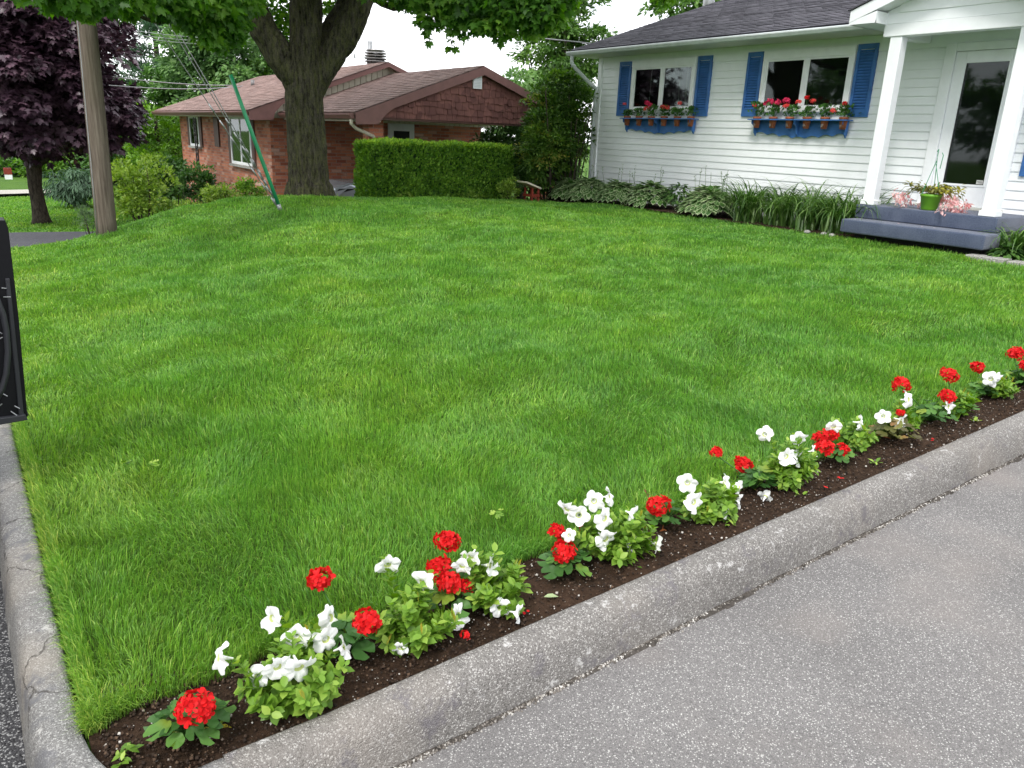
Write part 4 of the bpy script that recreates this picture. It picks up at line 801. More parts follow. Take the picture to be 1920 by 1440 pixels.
mb = MB(); mb.tube([(RX0 - .05, 12.78, GZ - .01), (RX0 - .05, 12.78, GZ - .14), (RX0 + .06, 12.78, GZ - .24), (WX - .16, 12.72, GZ - .50), (WX - .03, 12.66, GZ - .58), (WX - .03, 12.70, GZ - .70), (WX - .03, 12.70, .45)], .036, 10); mb.build('downspout', M['gutter'], wh, True)
mb = MB(); mb.tube([(14.44, 13.2, 3.6), (14.44, 13.2, 5.7)], .13, 12); mb.build('vent_pipe', M['galv'], wh, True)
mb = MB(); mb.tube([(RX0 + .6, 12.9, RZ0 + .18), (RX0 + .2, 14.3, RZ0 + .35)], .012, 6); mb.build('service_mast', M['galv'], wh, True)
def window(y0, y1, z0, z1, parent, x=WX, strips=(), blind=False, label=None):
    """sliding window on a wall facing -X"""
    mb = MB(); t = .075
    for a, b in (((x-.055, y0, z1-t-.055), (x, y1, z1)), ((x-.055, y0, z0), (x, y1, z0+t)), ((x-.055, y0, z0+t), (x, y0+t, z1-t-.055)), ((x-.055, y1-t, z0+t), (x, y1, z1-t-.055))): mb.box(a, b)
    f = mb.build('window', M['trim'], parent, bevel=.006)
    if label: f['label'] = label
    Y0, Y1, Z0, Z1 = y0+t, y1-t, z0+t, z1-t-.055; ym = (Y0+Y1)/2; mb = MB(); s = .028
    mb.box((x-.046, ym-.030, Z0), (x-.018, ym+.026, Z1))
    for a, b in ((Y0, ym-.03), (ym+.026, Y1)):
        mb.box((x-.040, a, Z0), (x-.02, a+s, Z1)); mb.box((x-.040, b-s, Z0), (x-.02, b, Z1)); mb.box((x-.041, a+s, Z0), (x-.02, b-s, Z0+s)); mb.box((x-.041, a+s, Z1-s), (x-.02, b-s, Z1))
    mb.build('sash', M['trim'], f, bevel=.003)
    MB().box((x-.034, Y0+.005, Z0+.005), (x-.031, Y1-.005, Z1-.005)).build('pane', M['glass'], f)
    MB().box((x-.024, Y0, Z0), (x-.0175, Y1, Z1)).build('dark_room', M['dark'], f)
    if strips or blind:
        for yy, w in strips: MB().box((x-.0265, yy-w/2, Z0+.01), (x-.025, yy+w/2, Z1-.01)).build('curtain', M['curtain'], f)
        if blind:
            mb = MB()
            z = Z0 + .05
            while z < Z1: mb.box((x-.0265, blind[0], z), (x-.025, blind[1], z+.0045)); z += .028
            mb.build('blind', M['black_trim'], f)
    return f
window(10.06, 11.66, 2.11, 3.02, wh, strips=((10.42, .03), (10.25, .04), (11.15, .02)), label='left window with pale curtain strips behind dark glass')
window(7.04, 8.64, 2.11, 3.02, wh, blind=(7.13, 7.78), label='right window with a dark blind behind the right pane')
def shutter(y0, y1, z0, z1, x=WX):
    mb = MB(); t = .045; xo = x - .045; mid = z0 + (z1-z0) * .0
    mb.box((xo, y0, z0), (x-.012, y0+t, z1)); mb.box((xo, y1-t, z0), (x-.012, y1, z1)); mb.box((xo+.002, y0+t, z0), (x-.012, y1-t, z0+.11)); mb.box((xo+.002, y0+t, z1-.07), (x-.012, y1-t, z1)); mb.box((x-.018, y0+t, z0+.11), (x-.012, y1-t, z1-.07))
    z = z0 + .118
    while z < z1 - .085: mb.prism([(xo+.004, y0+t, z), (xo+.008, y0+t, z-.004), (x-.018, y0+t, z+.022), (x-.020, y0+t, z+.028)], (0, y1-y0-2*t, 0)); z += .040
    mb.build('shutter', M['blue'], wh)
for y0, y1 in ((11.70, 12.02), (9.71, 10.03), (8.66, 8.96), (6.71, 7.02)): shutter(y0, y1, 2.045, 3.025)
shutter(4.24, 4.54, 1.36, 2.95)
# door
mb = MB(); z0, z1 = .905, 2.95; y0, y1 = 4.66, 5.75
mb.box((WX-.055, y1-.14, z0), (WX, y1, z1)); mb.box((WX-.055, y0, z0), (WX, y0+.12, z1)); mb.box((WX-.056, y0+.12, z1-.10), (WX, y1-.14, z1)); dr = mb.build('door_frame', M['trim'], wh, bevel=.006)
mb = MB(); a, b_ = y0+.125, y1-.145
mb.box((WX-.035, b_-.13, z0+.03), (WX-.002, b_, z1-.105)); mb.box((WX-.035, a, z0+.03), (WX-.002, a+.13, z1-.105)); mb.box((WX-.036, a+.13, z0+.03), (WX-.002, b_-.13, z0+.30)); mb.box((WX-.036, a+.13, z1-.23), (WX-.002, b_-.13, z1-.105))
door = mb.build('door', M['trim'], wh, bevel=.005); door['label'] = 'white front door with a tall dark glass pane'
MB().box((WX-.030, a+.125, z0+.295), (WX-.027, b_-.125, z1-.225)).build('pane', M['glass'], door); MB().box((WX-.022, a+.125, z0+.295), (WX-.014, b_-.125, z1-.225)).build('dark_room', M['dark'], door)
mb = MB()
for p, q in (((b_-.15, z0+.29), (b_-.125, z1-.22)), ((a+.125, z0+.29), (a+.15, z1-.22))): mb.box((WX-.044, p[0], p[1]), (WX-.032, q[0], q[1]))
mb.box((WX-.0445, a+.15, z0+.29), (WX-.032, b_-.15, z0+.315)); mb.box((WX-.0445, a+.15, z1-.245), (WX-.032, b_-.15, z1-.22)); mb.build('glazing_bead', M['trim'], door)
mb = MB(); mb.box((WX-.0315, a+.165, z0+.325), (WX-.0302, a+.245, z0+.375)); mb.build('sticker', M['curtain'], door)
mb = MB(); mb.box((WX-.0325, a+.172, z0+.352), (WX-.0317, a+.238, z0+.358)); mb.box((WX-.0325, a+.172, z0+.338), (WX-.0317, a+.225, z0+.343)); mb.build('sticker_print', M['dark'], door)
MB().box((WX-.10, y0-.02, z0-.004), (WX-.0, y1+.02, z0+.028)).build('threshold', M['soffit'], wh, bevel=.004)
# portico
pz = 2.97
for yy in (5.87, 4.34):
    mb = MB(); mb.box((9.98, yy, .905), (10.12, yy+.155, pz)); c_ = mb.build('column', M['trim'], wh, bevel=.006)
    mb = MB(); mb.box((9.962, yy-.018, .904), (10.138, yy+.173, .965)); mb.build('column_base', M['trim'], c_, bevel=.004)
mb = MB(); mb.box((9.965, 4.25, pz), (10.135, 6.12, pz+.145)); mb.box((10.135, 5.98, pz+.002), (WX-.03, 6.12, pz+.143)); mb.box((10.135, 4.25, pz+.002), (WX-.03, 4.39, pz+.143)); mb.build('porch_beam', M['trim'], wh, bevel=.006)
mb = MB(); mb.box((10.13, 4.385, pz+.10), (WX-.03, 5.985, pz+.12)); mb.build('porch_ceiling', M['white'], wh)
yc, hw, zt, sp = 5.25, 1.22, 3.20, .36; pk = zt + sp * hw
mb = MB()
mb.prism([(9.985, 6.12, pz+.147), (9.985, 4.38, pz+.147), (9.985, 4.38, 3.265), (9.985, yc, 3.58), (9.985, 6.12, 3.265)], (.10, 0, 0)); laps(mb, 9.985, 4.3, 6.1, pz+.147, 3.57, .125, ext=lambda z: (yc - min(.87, max((3.56 - z) / sp, 0)), yc + min(.87, max((3.56 - z) / sp, 0)))); mb.build('porch_gable', M['white'], wh)
mb = MB()
for sgn in (1, -1):
    ye = yc + sgn * hw; q = [(9.72, ye, zt - .06), (9.72, ye, zt + .075), (9.72, yc, pk + .075), (9.72, yc, pk - .06)]
    mb.prism(q, (.022, 0, 0)); mb.prism([(9.742, ye, zt - .052), (9.742, ye, zt - .035), (9.742, yc, pk - .035), (9.742, yc, pk - .052)], (WX - 9.742, 0, 0))
    ya, yb = sorted((ye, ye - sgn * .36)); mb.box((9.725, ya, zt - .085), (WX - .2, yb, zt - .053)); mb.prism([(9.724, ye, zt - .085), (9.724, ye, zt - .05), (9.724, ye - sgn * .36, zt + .05), (9.724, ye - sgn * .36, zt - .085)], (.02, 0, 0))
    mb.prism([(9.744, ye - sgn * .36, zt + .05), (9.744, ye - sgn * .355, zt - .085), (9.744, ye - sgn * .345, zt - .085), (9.744, ye - sgn * .345, zt + .05)], (.26, 0, 0))
    mb.box((9.74, min(ye, ye - sgn*.02), zt - .085), (10.6, max(ye, ye - sgn*.02), zt + .04))
mb.build('porch_fascia', M['trim'], wh)
mb = MB()
for sgn in (1, -1): mb.prism([(9.70, yc + sgn * (hw + .03), zt + .076), (9.70, yc + sgn * (hw + .03), zt + .092), (9.70, yc, pk + .10), (9.70, yc, pk + .083)], (2.6, 0, 0))
mb.build('porch_roof', M['roofgrey'], wh); 
mb = MB(); mb.box((9.85, yc + hw + .002, zt - .01), (10.25, yc + hw + .075, zt + .06)); mb.build('porch_gutter', M['gutter'], wh, bevel=.006)

# carpeted steps
st = empty('porch_steps', (10.2, 5.2, .45), 'two porch steps covered with blue-grey carpet below the front door', 'steps')
mb = MB(); mb.box((9.955, 4.28, .72), (WX-.02, 6.09, .90)); o = mb.build('upper_step', M['carpet'], st, True, .018); o.modifiers['bevel'].segments = 4
mb = MB(); mb.box((9.60, 4.22, .545), (10.1, 6.05, .718)); o = mb.build('lower_step', M['carpet'], st, True, .022); o.modifiers['bevel'].segments = 4
MB().box((9.86, 4.34, .32), (10.85, 5.98, .56)).build('foundation', M['rubber'], st)
for i, (y0, y1, dz) in enumerate(((3.93, 4.35, .0), (3.50, 3.90, -.01), (3.05, 3.47, -.01))):
    mb = MB(); z = .455; mb.box((9.50 + .01 * i, y0, z - .06 + dz), (9.72, y1, z + .035 + dz)); o = mb.build('edging_stone', M['stone'], None, bevel=.012)
    tag(o, ['flat pale edging stone nearest the porch steps', 'second pale edging stone from the porch steps', 'third pale edging stone from the porch steps'][i], 'stone', 'edging stones right of the steps')
# hanging basket standing on the porch
bk = empty('hanging_basket', (10.10, 5.18, .902), 'bright green hanging basket with drooping pink flowers standing on the porch', 'flower pot')
mb = MB(); mb.lathe((10.10, 5.18, .902), [(.0, 0), (.085, 0), (.093, .012), (.118, .16), (.127, .165), (.127, .195), (.118, .197), (.112, .17), (.0, .16)], 28); mb.build('pot', M['potgreen'], bk, True)
mb = MB(); tp = np.array([10.10, 5.20, 1.55])
for a in (0.3, 2.4, 4.5): mb.tube([(10.10 + .12 * math.cos(a), 5.18 + .12 * math.sin(a), 1.09), tp + (0, 0, -.08 * a / 4)], .0045, 5)
mb.tube([tp, tp + (0, 0, .05), tp + (.02, .01, .09), tp + (.03, .03, .06)], .005, 5); mb.tube([tp + (0, -.06, -.14), tp + (0, -.07, .02), tp + (0, -.05, .05)], .005, 5); mb.build('hanger', M['green_plastic'], bk)
r = np.random.default_rng(4); LAs = []; PAs = []; smb = MB(); c = np.array([10.10, 5.18, 1.10])
for i in range(22):
    a = r.random() * 6.28; L = .14 + .17 * r.random(); side = .8 + .5 * abs(math.sin(a)); e = c + np.array([math.cos(a) * L * .7, math.sin(a) * L * side, .09 * r.random() - .02]); d_ = e + np.array([math.cos(a) * .05, math.sin(a) * .08, -.08 - .17 * r.random() * (L > .18)])
    smb.tube([c, (c + e) / 2 + (0, 0, .06), e, d_], [.004, .0035, .003, .002], 4)
    k = 14; t = r.random(k); P = c + (e - c) * t[:, None] + r.normal(0, .02, (k, 3)) + (0, 0, .04); LAs.append(leafarrays(T_OVAL, P, r.normal(0, .6, (k, 3)) + np.array([math.cos(a), math.sin(a), -.2]), np.tile([0, 0, 1.], (k, 1)) + r.normal(0, .4, (k, 3)), .05 + .03 * r.random(k), r.random(k)))
    k = 26; P = d_ + r.normal(0, .030, (k, 3)); PAs.append(leafarrays(T_OVAL, P, r.normal(0, .5, (k, 3)) + np.array([0, 0, -.8]), rdir(k), .040 + .018 * r.random(k), r.random(k)))
LAs.append(mbarr(smb)); leafobj('foliage', LAs, LM['basket'], bk); leafobj('blossoms', PAs, LM['pink'], bk)
k = 9; P = np.stack([9.62 + .3 * r.random(k) * 0 + .05 * r.random(k), 5.0 + .55 * r.random(k) - .1, np.full(k, .735)], 1)
for i, p in enumerate(((9.78, 5.38, .725), (9.75, 5.02, .725), (9.72, 4.86, .725), (10.0, 4.95, .908), (10.02, 4.83, .908))):
    tag(leafobj('fallen_petal', [leafarrays(T_OVAL, np.array([p]), rdir(1) * (1, 1, .1), np.array([[0, 0, 1.]]), .035)], LM['pink']), ['pink petal lying on the lower step left of the pot', 'pink petal on the lower step below the pot', 'rightmost pink petal on the lower step', 'pink petal on the porch beside the green pot', 'pink petal on the porch farthest right of the pot'][i], 'petal', 'petals fallen on the steps')

# ------------------------------------------------------------------ flower shelves with potted geraniums
def floret_ball(c, rad, nfl, seed, psize=.016, up=(0, 0, 1), squash=.8):
    r = np.random.default_rng(seed); out = []; up = np.array(up, float); up /= np.linalg.norm(up)
    i = np.arange(nfl); ct = 1 - (i + .5) / nfl * 1.45; st_ = np.sqrt(np.clip(1 - ct ** 2, 0, 1)); ph = i * 2.39996 + r.random() * 6
    a_ = np.cross(up, [1, .2, 0]); a_ /= np.linalg.norm(a_); b_ = np.cross(up, a_)
    nn = ct[:, None] * up + st_[:, None] * (np.cos(ph)[:, None] * a_ + np.sin(ph)[:, None] * b_); nn += r.normal(0, .16, nn.shape); nn /= np.linalg.norm(nn, axis=1, keepdims=True)
    lump = sum(np.clip(nn @ q, 0, 1)[:, None] ** 3 * k for q, k in zip(rdir(4), (.55, .4, -.5, -.4)))      # uneven heads with gaps and bulges
    cen = np.array(c) + nn * rad * (.66 + .42 * r.random((nfl, 1)) + lump * .55) * (1, 1, squash)
    t1 = np.cross(nn, r.normal(size=nn.shape)); t1 /= np.linalg.norm(t1, axis=1, keepdims=True); t2 = np.cross(nn, t1); P = []; D = []; Nn = []; q = []
    for k in range(5):
        a = k * 2 * math.pi / 5 + r.normal(0, .12, nfl); d_ = np.cos(a)[:, None] * t1 + np.sin(a)[:, None] * t2
        P.append(cen); D.append(d_ + nn * .38 + r.normal(0, .12, nn.shape)); Nn.append(nn - d_ * .35 + r.normal(0, .3, nn.shape)); q.append(r.random(nfl) * .5 + .5 * r.random(nfl))
    return leafarrays(T_PETAL, np.concatenate(P), np.concatenate(D), np.concatenate(Nn), psize * (.8 + .4 * r.random(nfl * 5)), np.concatenate(q))
def stemarr(pts, rad, rn=.4): return mbarr(MB().tube(pts, rad, 6), rn)
def shelf(yL, yR, label, blooms, seed, tops):
    z = 1.985; x0, x1 = 10.66, WX - .055
    t = empty('flower_shelf', (10.78, (yL+yR)/2, z), label, 'shelf', 'blue flower shelves under the windows')
    mb = MB(); mb.box((x0, yR, z), (x1, yL, z+.018)); mb.build('board', M['blue'], t, bevel=.003)
    # scalloped back panel
    w = yL - yR - .12; a = yR + .06; pts = [(a, z), (a + w, z)]
    for k in range(61):
        u = 1 - k / 60; s = abs(math.sin(u * math.pi * 3)) ** 1; base_ = z - .20 - .07 * (1 - abs(u - .5) * 2) ; pts.append((a + w * u, base_ + .035 * abs(math.sin(u * math.pi * 7))))
    mb = MB(); mb.prism([(x1 - .02, p, q) for p, q in pts], (.018, 0, 0)); mb.build('back_panel', M['blue'], t)
    for yy in (yR + .06, (yL + yR) / 2, yL - .08):
        mb = MB(); mb.prism([(x1-.021, yy, z-.001), (x0+.03, yy, z-.001), (x0+.035, yy, z-.05), (x0+.10, yy, z-.09), (x0+.11, yy, z-.15), (x1-.07, yy, z-.19), (x1-.021, yy, z-.24)], (0, .02, 0)); mb.build('bracket', M['blue'], t)
    r = np.random.default_rng(seed); L = yL - yR - .22
    names = ['leftmost', 'second from left', 'third from left', 'fourth from left', 'fifth from left', 'rightmost']
    which = 'left shelf' if seed == 1 else 'right shelf'
    for k in range(6):
        yy = yL - .13 - L * k / 5; cx = 10.742
        p = empty('potted_geranium', (cx, yy, z - .09), f'terracotta pot with geranium, {names[k]} on the blue {which} under the window', 'potted plant', 'pots on the flower shelves')
        mb = MB(); mb.lathe((cx, yy, z - .115), [(0, 0), (.042, 0), (.058, .133), (.066, .135), (.068, .165), (.060, .168), (.056, .15), (0, .148)], 18); pot = mb.build('pot', M['terra'], p, True)
        # pale painted leaf motif on the face of the pot
        q = leafarrays(T_NEEDLE, np.tile([[cx - .052, yy, z - .07]], (6, 1)), np.stack([np.full(6, -.15), np.cos(np.arange(6) * 1.05), np.sin(np.arange(6) * 1.05)], 1), np.tile([-1., 0, 0], (6, 1)), .030, np.full(6, .5)); leafobj('motif', [q], M['stone'], pot)
        h = tops[k]; n = 60; P = np.stack([cx + r.normal(0, .045, n), yy + r.normal(0, .058, n), z + .05 + h * r.random(n) ** .8], 1); dd = P - np.array([cx, yy, z + .02]); A_ = [leafarrays(T_ROUND, P, dd + r.normal(0, .04, (n, 3)), np.tile([-.3, 0, .8], (n, 1)) + r.normal(0, .4, (n, 3)), .038 + .018 * r.random(n), r.random(n) * .7)]
        A_.append(stemarr([(cx, yy, z), (cx, yy, z + h)], [.006, .003]))
        mine = [b for b in blooms if b[3] == k]
        for (u, v, rr, _, mt_) in mine:
            e = on_x(u, v, 10.70); A_.append(stemarr([(cx, yy, z + .03), (np.array([cx, yy, z]) + e) / 2 + (0, 0, .02), e], [.003, .0025, .002]))
        leafobj('foliage', A_, LM['geranium'], p)
        for j, (u, v, rr, _, mt_) in enumerate(mine): leafobj('bloom', [floret_ball(on_x(u, v, 10.70), rr, 22, seed * 50 + k * 5 + j, rr * .5)], M[mt_], p)
shelf(11.70, 9.86, 'blue scalloped shelf of potted geraniums under the left window', [(1171, 195, .03, 0, 'red2'), (1214, 193, .045, 1, 'magenta'), (1212, 203, .045, 2, 'red2'), (1219, 197, .04, 2, 'magenta'), (1243, 201, .04, 3, 'red2'), (1251, 202, .042, 4, 'red2'), (1275, 194, .036, 5, 'red2')], 1, [.09, .12, .17, .16, .12, .14])
shelf(8.66, 6.90, 'blue scalloped shelf of potted geraniums under the window nearer the porch', [(1415, 198, .032, 0, 'red2'), (1444, 191, .055, 0, 'magenta'), (1458, 193, .048, 1, 'magenta'), (1475, 189, .048, 1, 'magenta'), (1474, 199, .045, 2, 'red2'), (1436, 195, .04, 0, 'magenta'), (1497, 191, .04, 2, 'red2'), (1512, 183, .033, 3, 'red'), (1525, 189, .035, 4, 'red2'), (1563, 208, .042, 5, 'red2'), (1584, 194, .034, 5, 'red')], 2, [.20, .18, .16, .13, .16, .17])

# ------------------------------------------------------------------ hostas, daylilies
def hosta(x, y, rad, h, seed, label, plain=False):
    r = np.random.default_rng(seed); z = float(base_z(np.array([x]), np.array([y]))[0]); n = int(300 * rad / .4); a = r.random(n) * 6.283; t = r.random(n) ** .7
    P = np.stack([x + np.cos(a) * rad * .72 * t, y + np.sin(a) * rad * .85 * t, z + h * (.35 + .62 * (1 - t ** 2) * (.7 + .3 * r.random(n)))], 1)
    D = np.stack([np.cos(a), np.sin(a), .35 - 1.1 * t + r.normal(0, .15, n)], 1) + r.normal(0, .15, (n, 3)); Nn = np.stack([np.cos(a) * .5, np.sin(a) * .5, np.ones(n)], 1)
    s_ = (.14 + .07 * r.random(n)) * (1 if not plain else .55); tm = T_HOSTA if not plain else T_OVAL
    t_ = empty('hosta' if not plain else 'leafy_perennial', (x, y, z), label, 'plant', 'hostas along the house wall' if not plain else None)
    mb = MB()
    for i in range(12): b_ = r.random() * 6.28; mb.tube([(x, y, z), (x + math.cos(b_) * rad * .3, y + math.sin(b_) * rad * .3, z + h * .6)], [.006, .004], 4)
    leafobj('foliage', [leafarrays(tm, P, D, Nn, s_, r.random(n)), mbarr(mb)], [LM['hosta'] if not plain else LM['dark'], LM['hostaw']], t_)
    if not plain:
        A_ = []
        for i in range(5):
            b = np.array([x + r.normal(0, rad * .4), y + r.normal(0, rad * .5), z + h * .8]); e = b + np.array([r.normal(0, .04), r.normal(0, .04), .20 + .20 * r.random()]); A_.append(stemarr([b, e], [.004, .0025])); k = 8; P = b + (e - b) * (.6 + .45 * r.random((k, 1))); A_.append(leafarrays(T_OVAL, P, rdir(k) + (0, 0, .5), rdir(k), .028))
        leafobj('flower_stalk', A_, LM['greyg'], t_)
for i, (x, y, rad, h) in enumerate(((10.25, 12.55, .46, .42), (10.15, 11.85, .50, .46), (10.2, 11.05, .50, .42), (10.15, 10.15, .50, .44), (10.35, 9.05, .40, .46), (10.1, 8.75, .54, .42))):
    hosta(x, y, rad, h, 60 + i, ['white-edged hosta at the left corner of the white house', 'white-edged hosta second from the house corner', 'white-edged hosta below the left shutter of the left window', 'white-edged hosta left of the dark leafy perennial', 'tall white-edged hosta close against the siding beside the perennial', 'large white-edged hosta beside the first daylily clump'][i])
hosta(10.2, 9.55, .36, .48, 71, 'dark green leafy perennial standing between the hostas', True)
def strap(P0, a, L, w, bend, r):
    """arching strap leaves as arrays"""
    n = len(P0); k = 7; V = []
    t = np.linspace(0, 1, k); el0 = 1.45 - .25 * r.random(n)
    pos_ = P0.copy(); d = np.stack([np.cos(a), np.sin(a), np.zeros(n)], 1); sd = np.stack([-np.sin(a), np.cos(a), np.zeros(n)], 1)
    rows = []
    for i in range(k):
        e = el0 - bend * t[i] ** 1.4; ww = w * (np.sin(math.pi * min(.5 + t[i] * .5, 1) ) * .9 + .08) * .5
        rows.append(pos_ + sd * ww[:, None]); rows.append(pos_ + np.array([0, 0, -1]) * (ww * .4)[:, None]); rows.append(pos_ - sd * ww[:, None])
        pos_ = pos_ + (d * np.cos(e)[:, None] + np.array([0, 0, 1]) * np.sin(e)[:, None]) * (L / (k - 1))[:, None]
    V = np.stack(rows, 1).reshape(-1, 3); f = []
    for i in range(k - 1): b = i * 3; f += [b, b+1, b+4, b+3, b+1, b+2, b+5, b+4]
    f = np.array(f); Lp = (f[None] + (np.arange(n) * 3 * k)[:, None]).ravel(); T = np.full(n * 2 * (k-1), 4)
    return V, Lp, T, np.zeros(len(T), int), np.repeat(r.random(n), 3 * k)
def daylily(x, y, seed, label, n=110, L0=.92, group='daylily clumps along the house wall'):
    r = np.random.default_rng(seed); z = float(base_z(np.array([x]), np.array([y]))[0]); a = r.random(n) * 6.283
    P = np.stack([x + r.normal(0, .075, n), y + r.normal(0, .10, n), np.full(n, z)], 1)
    t = empty('daylily', (x, y, z), label, 'plant', group)
    leafobj('foliage', [strap(P, a, L0 * (.65 + .5 * r.random(n)), np.full(n, .026), 1.5 + 2.0 * r.random(n), r)], LM['lily'], t)
DL = [(10.35, 8.15), (10.0, 7.9), (10.4, 7.6), (10.05, 7.35), (10.45, 7.0), (10.0, 6.85), (10.5, 6.5), (10.05, 6.38), (10.3, 6.2)]
DLl = ['back daylily clump next to the large hosta', 'front daylily clump next to the large hosta', 'back daylily clump under the right window, left part', 'front daylily clump second from the hosta', 'back daylily clump under the shutter nearest the porch', 'front daylily clump third from the hosta', 'back daylily clump beside the left porch column', 'front daylily clump touching the carpeted steps', 'daylily clump squeezed against the left porch column']
for i, (x, y) in enumerate(DL): daylily(x, y, 200 + i, DLl[i], 120)
daylily(10.05, 4.05, 221, 'daylily clump right of the porch column at the picture edge', 120, .62); daylily(10.3, 3.65, 222, 'back daylily clump at the right picture edge', 110, .5); daylily(9.95, 3.5, 223, 'rightmost daylily clump, cut by the picture edge', 110, .45)
hosta(9.82, 4.05, .20, .16, 75, 'low round-leaved plant between the steps and the edging stones', True)
k = 4
for i, (x, y) in enumerate(((9.72, 6.35), (9.7, 6.6), (9.68, 6.2))):
    mb = MB(); r = np.random.default_rng(i); mb.lathe((x, y, .455), [(0, 0), (.05, .0), (.045, .03), (.02, .045), (0, .046)], 7); o = mb.build('bed_stone', M['stone'], None, True); tag(o, ['small pale stone in front of the daylily beside the steps', 'pale stone farthest left of the steps at the bed edge', 'pale stone nearest the carpeted steps'][i], 'stone', 'stones at the bed edge')

# ------------------------------------------------------------------ brick house
FX, SY, CX, CY = 6.3, 19.0, 6.95, 14.9        # front wall, side wall, pillar, carport front
bh = empty('brick_house', (9.5, 21, -1), 'red brick bungalow with brown shingle roof and open carport', 'house')
def brickwall(parts, mat, name='wall', lab=None):
    mb = MB()
    for a, b in parts: mb.box(a, b)
    o = mb.build(name, mat, bh)
    if lab: o['label'] = lab
    return o
brickwall([((FX, SY + .002, -1.3), (FX + .2, 27.85, 1.83))], M['brickY'], lab='long front wall with the white windows'); brickwall([((FX + .001, SY, -1.3), (12.2, SY + .2, 1.86)), ((FX + .2, 27.65, -1.3), (12.2, 27.85, 1.86)), ((12.0, SY + .2, -1.3), (12.2, 27.65, 1.86))], M['brickX'], lab='side wall under the carport')
brickwall([((6.92, CY, -1.2), (7.24, CY + .28, 1.83))], M['brickX'], 'carport_pillar'); 
EX, EZ = 5.7, 1.90; PX = 9.2; PZ = 3.19
rf = MB(); roof_slope(rf, EX - .02, EZ + .02, PX, PZ + .02, 18.55, 28.6, .14, .010, 3); slab(rf, EX, EZ + .018, PX, PZ + .018, 18.6, 28.55, .03); slab(rf, PX, PZ + .018, 12.7, EZ + .018, 18.6, 28.55, .03)
# hip end at the far left of the roof is cut by the tree line; keep a gable
rf = rf.build('roof', M['roofbrown'], bh)
cp = MB(); cx0, cxp, cx1 = 6.46, 9.35, 12.25; cz0, czp = 1.89, 2.93
roof_slope(cp, cx0 - .02, cz0 + .02, cxp, czp + .02, 14.48, 18.7, .14, .010, 4); slab(cp, cx0, cz0 + .018, cxp, czp + .018, 14.5, 18.9, .03); slab(cp, cxp, czp + .018, cx1, cz0 + .018, 14.5, 18.9, .03); cp.build('carport_roof', M['roofbrown'], bh)
mb = MB()
def rake(x0, z0, xp, zp, x1, z1, y, h=.17, th=.03):
    mb.prism([(x0, y, z0), (xp, y, zp), (xp, y, zp - h), (x0, y, z0 - h)], (0, th, 0)); mb.prism([(xp, y, zp), (x1, y, z1), (x1, y, z1 - h), (xp, y, zp - h)], (0, th, 0))
rake(EX, EZ + .01, PX, PZ + .01, 12.7, EZ + .01, 18.57, .11)
MAIN_F = mb; mb = MB(); rake(cx0, cz0 + .01, cxp, czp + .01, cx1, cz0 + .01, 14.47, .17)
mb.prism([(cx0 + .01, 14.472, cz0 - .10), (cx0 + .85, 14.472, cz0 + .16), (cx0 + .66, 14.472, cz0 + .03), (cx0 + .54, 14.472, cz0 - .09), (cx0 + .46, 14.472, cz0 - .18), (cx0 + .01, 14.472, cz0 - .20)], (0, .028, 0)); MAIN_F.prism([(EX + .01, 18.572, EZ - .05), (EX + .80, 18.572, EZ + .20), (EX + .60, 18.572, EZ + .0), (EX + .55, 18.572, EZ - .17), (EX + .01, 18.572, EZ - .19)], (0, .028, 0))
MAIN_F.build('fascia', M['brownfascia'], bh)
mb.build('carport_fascia', M['brownfascia'], bh)
mb = MB(); # gutters
for (gx_, z, y0, y1) in ((EX, EZ, 18.62, 28.5), (cx0, cz0, 14.52, 18.56)): mb.prism([(gx_ - .01, y0, z - .10), (gx_ - .01, y0, z), (gx_ - .11, y0, z), (gx_ - .11, y0, z - .03), (gx_ - .06, y0, z - .10)], (0, y1 - y0, 0))
mb.build('gutter', M['brownfascia'], bh)
mb = MB(); mb.box((EX, 18.62, EZ - .12), (FX, 28.5, EZ - .10)); mb.box((cx0 + .03, 14.52, cz0 - .14), (7.0, 18.55, cz0 - .12)); mb.box((7.0, 14.7, 1.83), (12.0, SY, 1.845)); mb.build('soffit', M['cream'], bh)
cream_ = MB(); mb = cream_   # cream battens under the main rake
for i in range(46):
    x = EX + .45 + i * .15
    if x > 12.3: break
    top_ = (PZ if x < PX else PZ - .36 * 2 * (x - PX)) ; zt_ = EZ + .36 * (x - EX) if x < PX else PZ - .36 * (x - PX)
    mb.box((x, 18.82, EZ - .12), (x + .135, 18.90, zt_ - .04))
mb.prism([(EX + .3, 18.86, EZ - .12), (12.3, 18.86, EZ - .12), (PX, 18.86, PZ - .05)], (0, .1, 0)); mb.build('gable_siding', M['cream'], bh)
# red shakes on the carport gable
mb = MB(); r = np.random.default_rng(6); z = 1.84; row = 0; mb.prism([(6.9, 14.62, 1.85), (12.0, 14.62, 1.85), (12.2, 14.62, 1.9), (cxp, 14.62, czp - .06), (cx0 + .25, 14.62, 1.95)], (0, .1, 0))
while z < czp - .1:
    x = 6.55 + (row % 2) * .06
    while x < 12.2:
        w = .10 + .09 * r.random(); lim = czp - .06 - abs(x + w / 2 - cxp) * .36; zb = z - .05 * r.random() * (row > 0) - .0; zt_ = min(z + .16, lim)
        if zt_ - zb > .03: mb.prism([(x, 14.62, zb), (x, 14.585 - .012 * r.random(), zb), (x, 14.605, zt_), (x, 14.62, zt_)], (w - .006, 0, 0))
        x += w
    z += .135; row += 1
mb.build('gable_shakes', M['shake'], bh)
MB().box((7.0, 14.60, 1.80), (12.15, 14.75, 1.845)).build('beam', M['brownwood'], bh)
mb = MB(); mb.box((9.13, 14.55, 2.50), (9.34, 14.60, 2.77)); 
v_ = mb.build('gable_vent', M['trim'], bh); mb = MB()
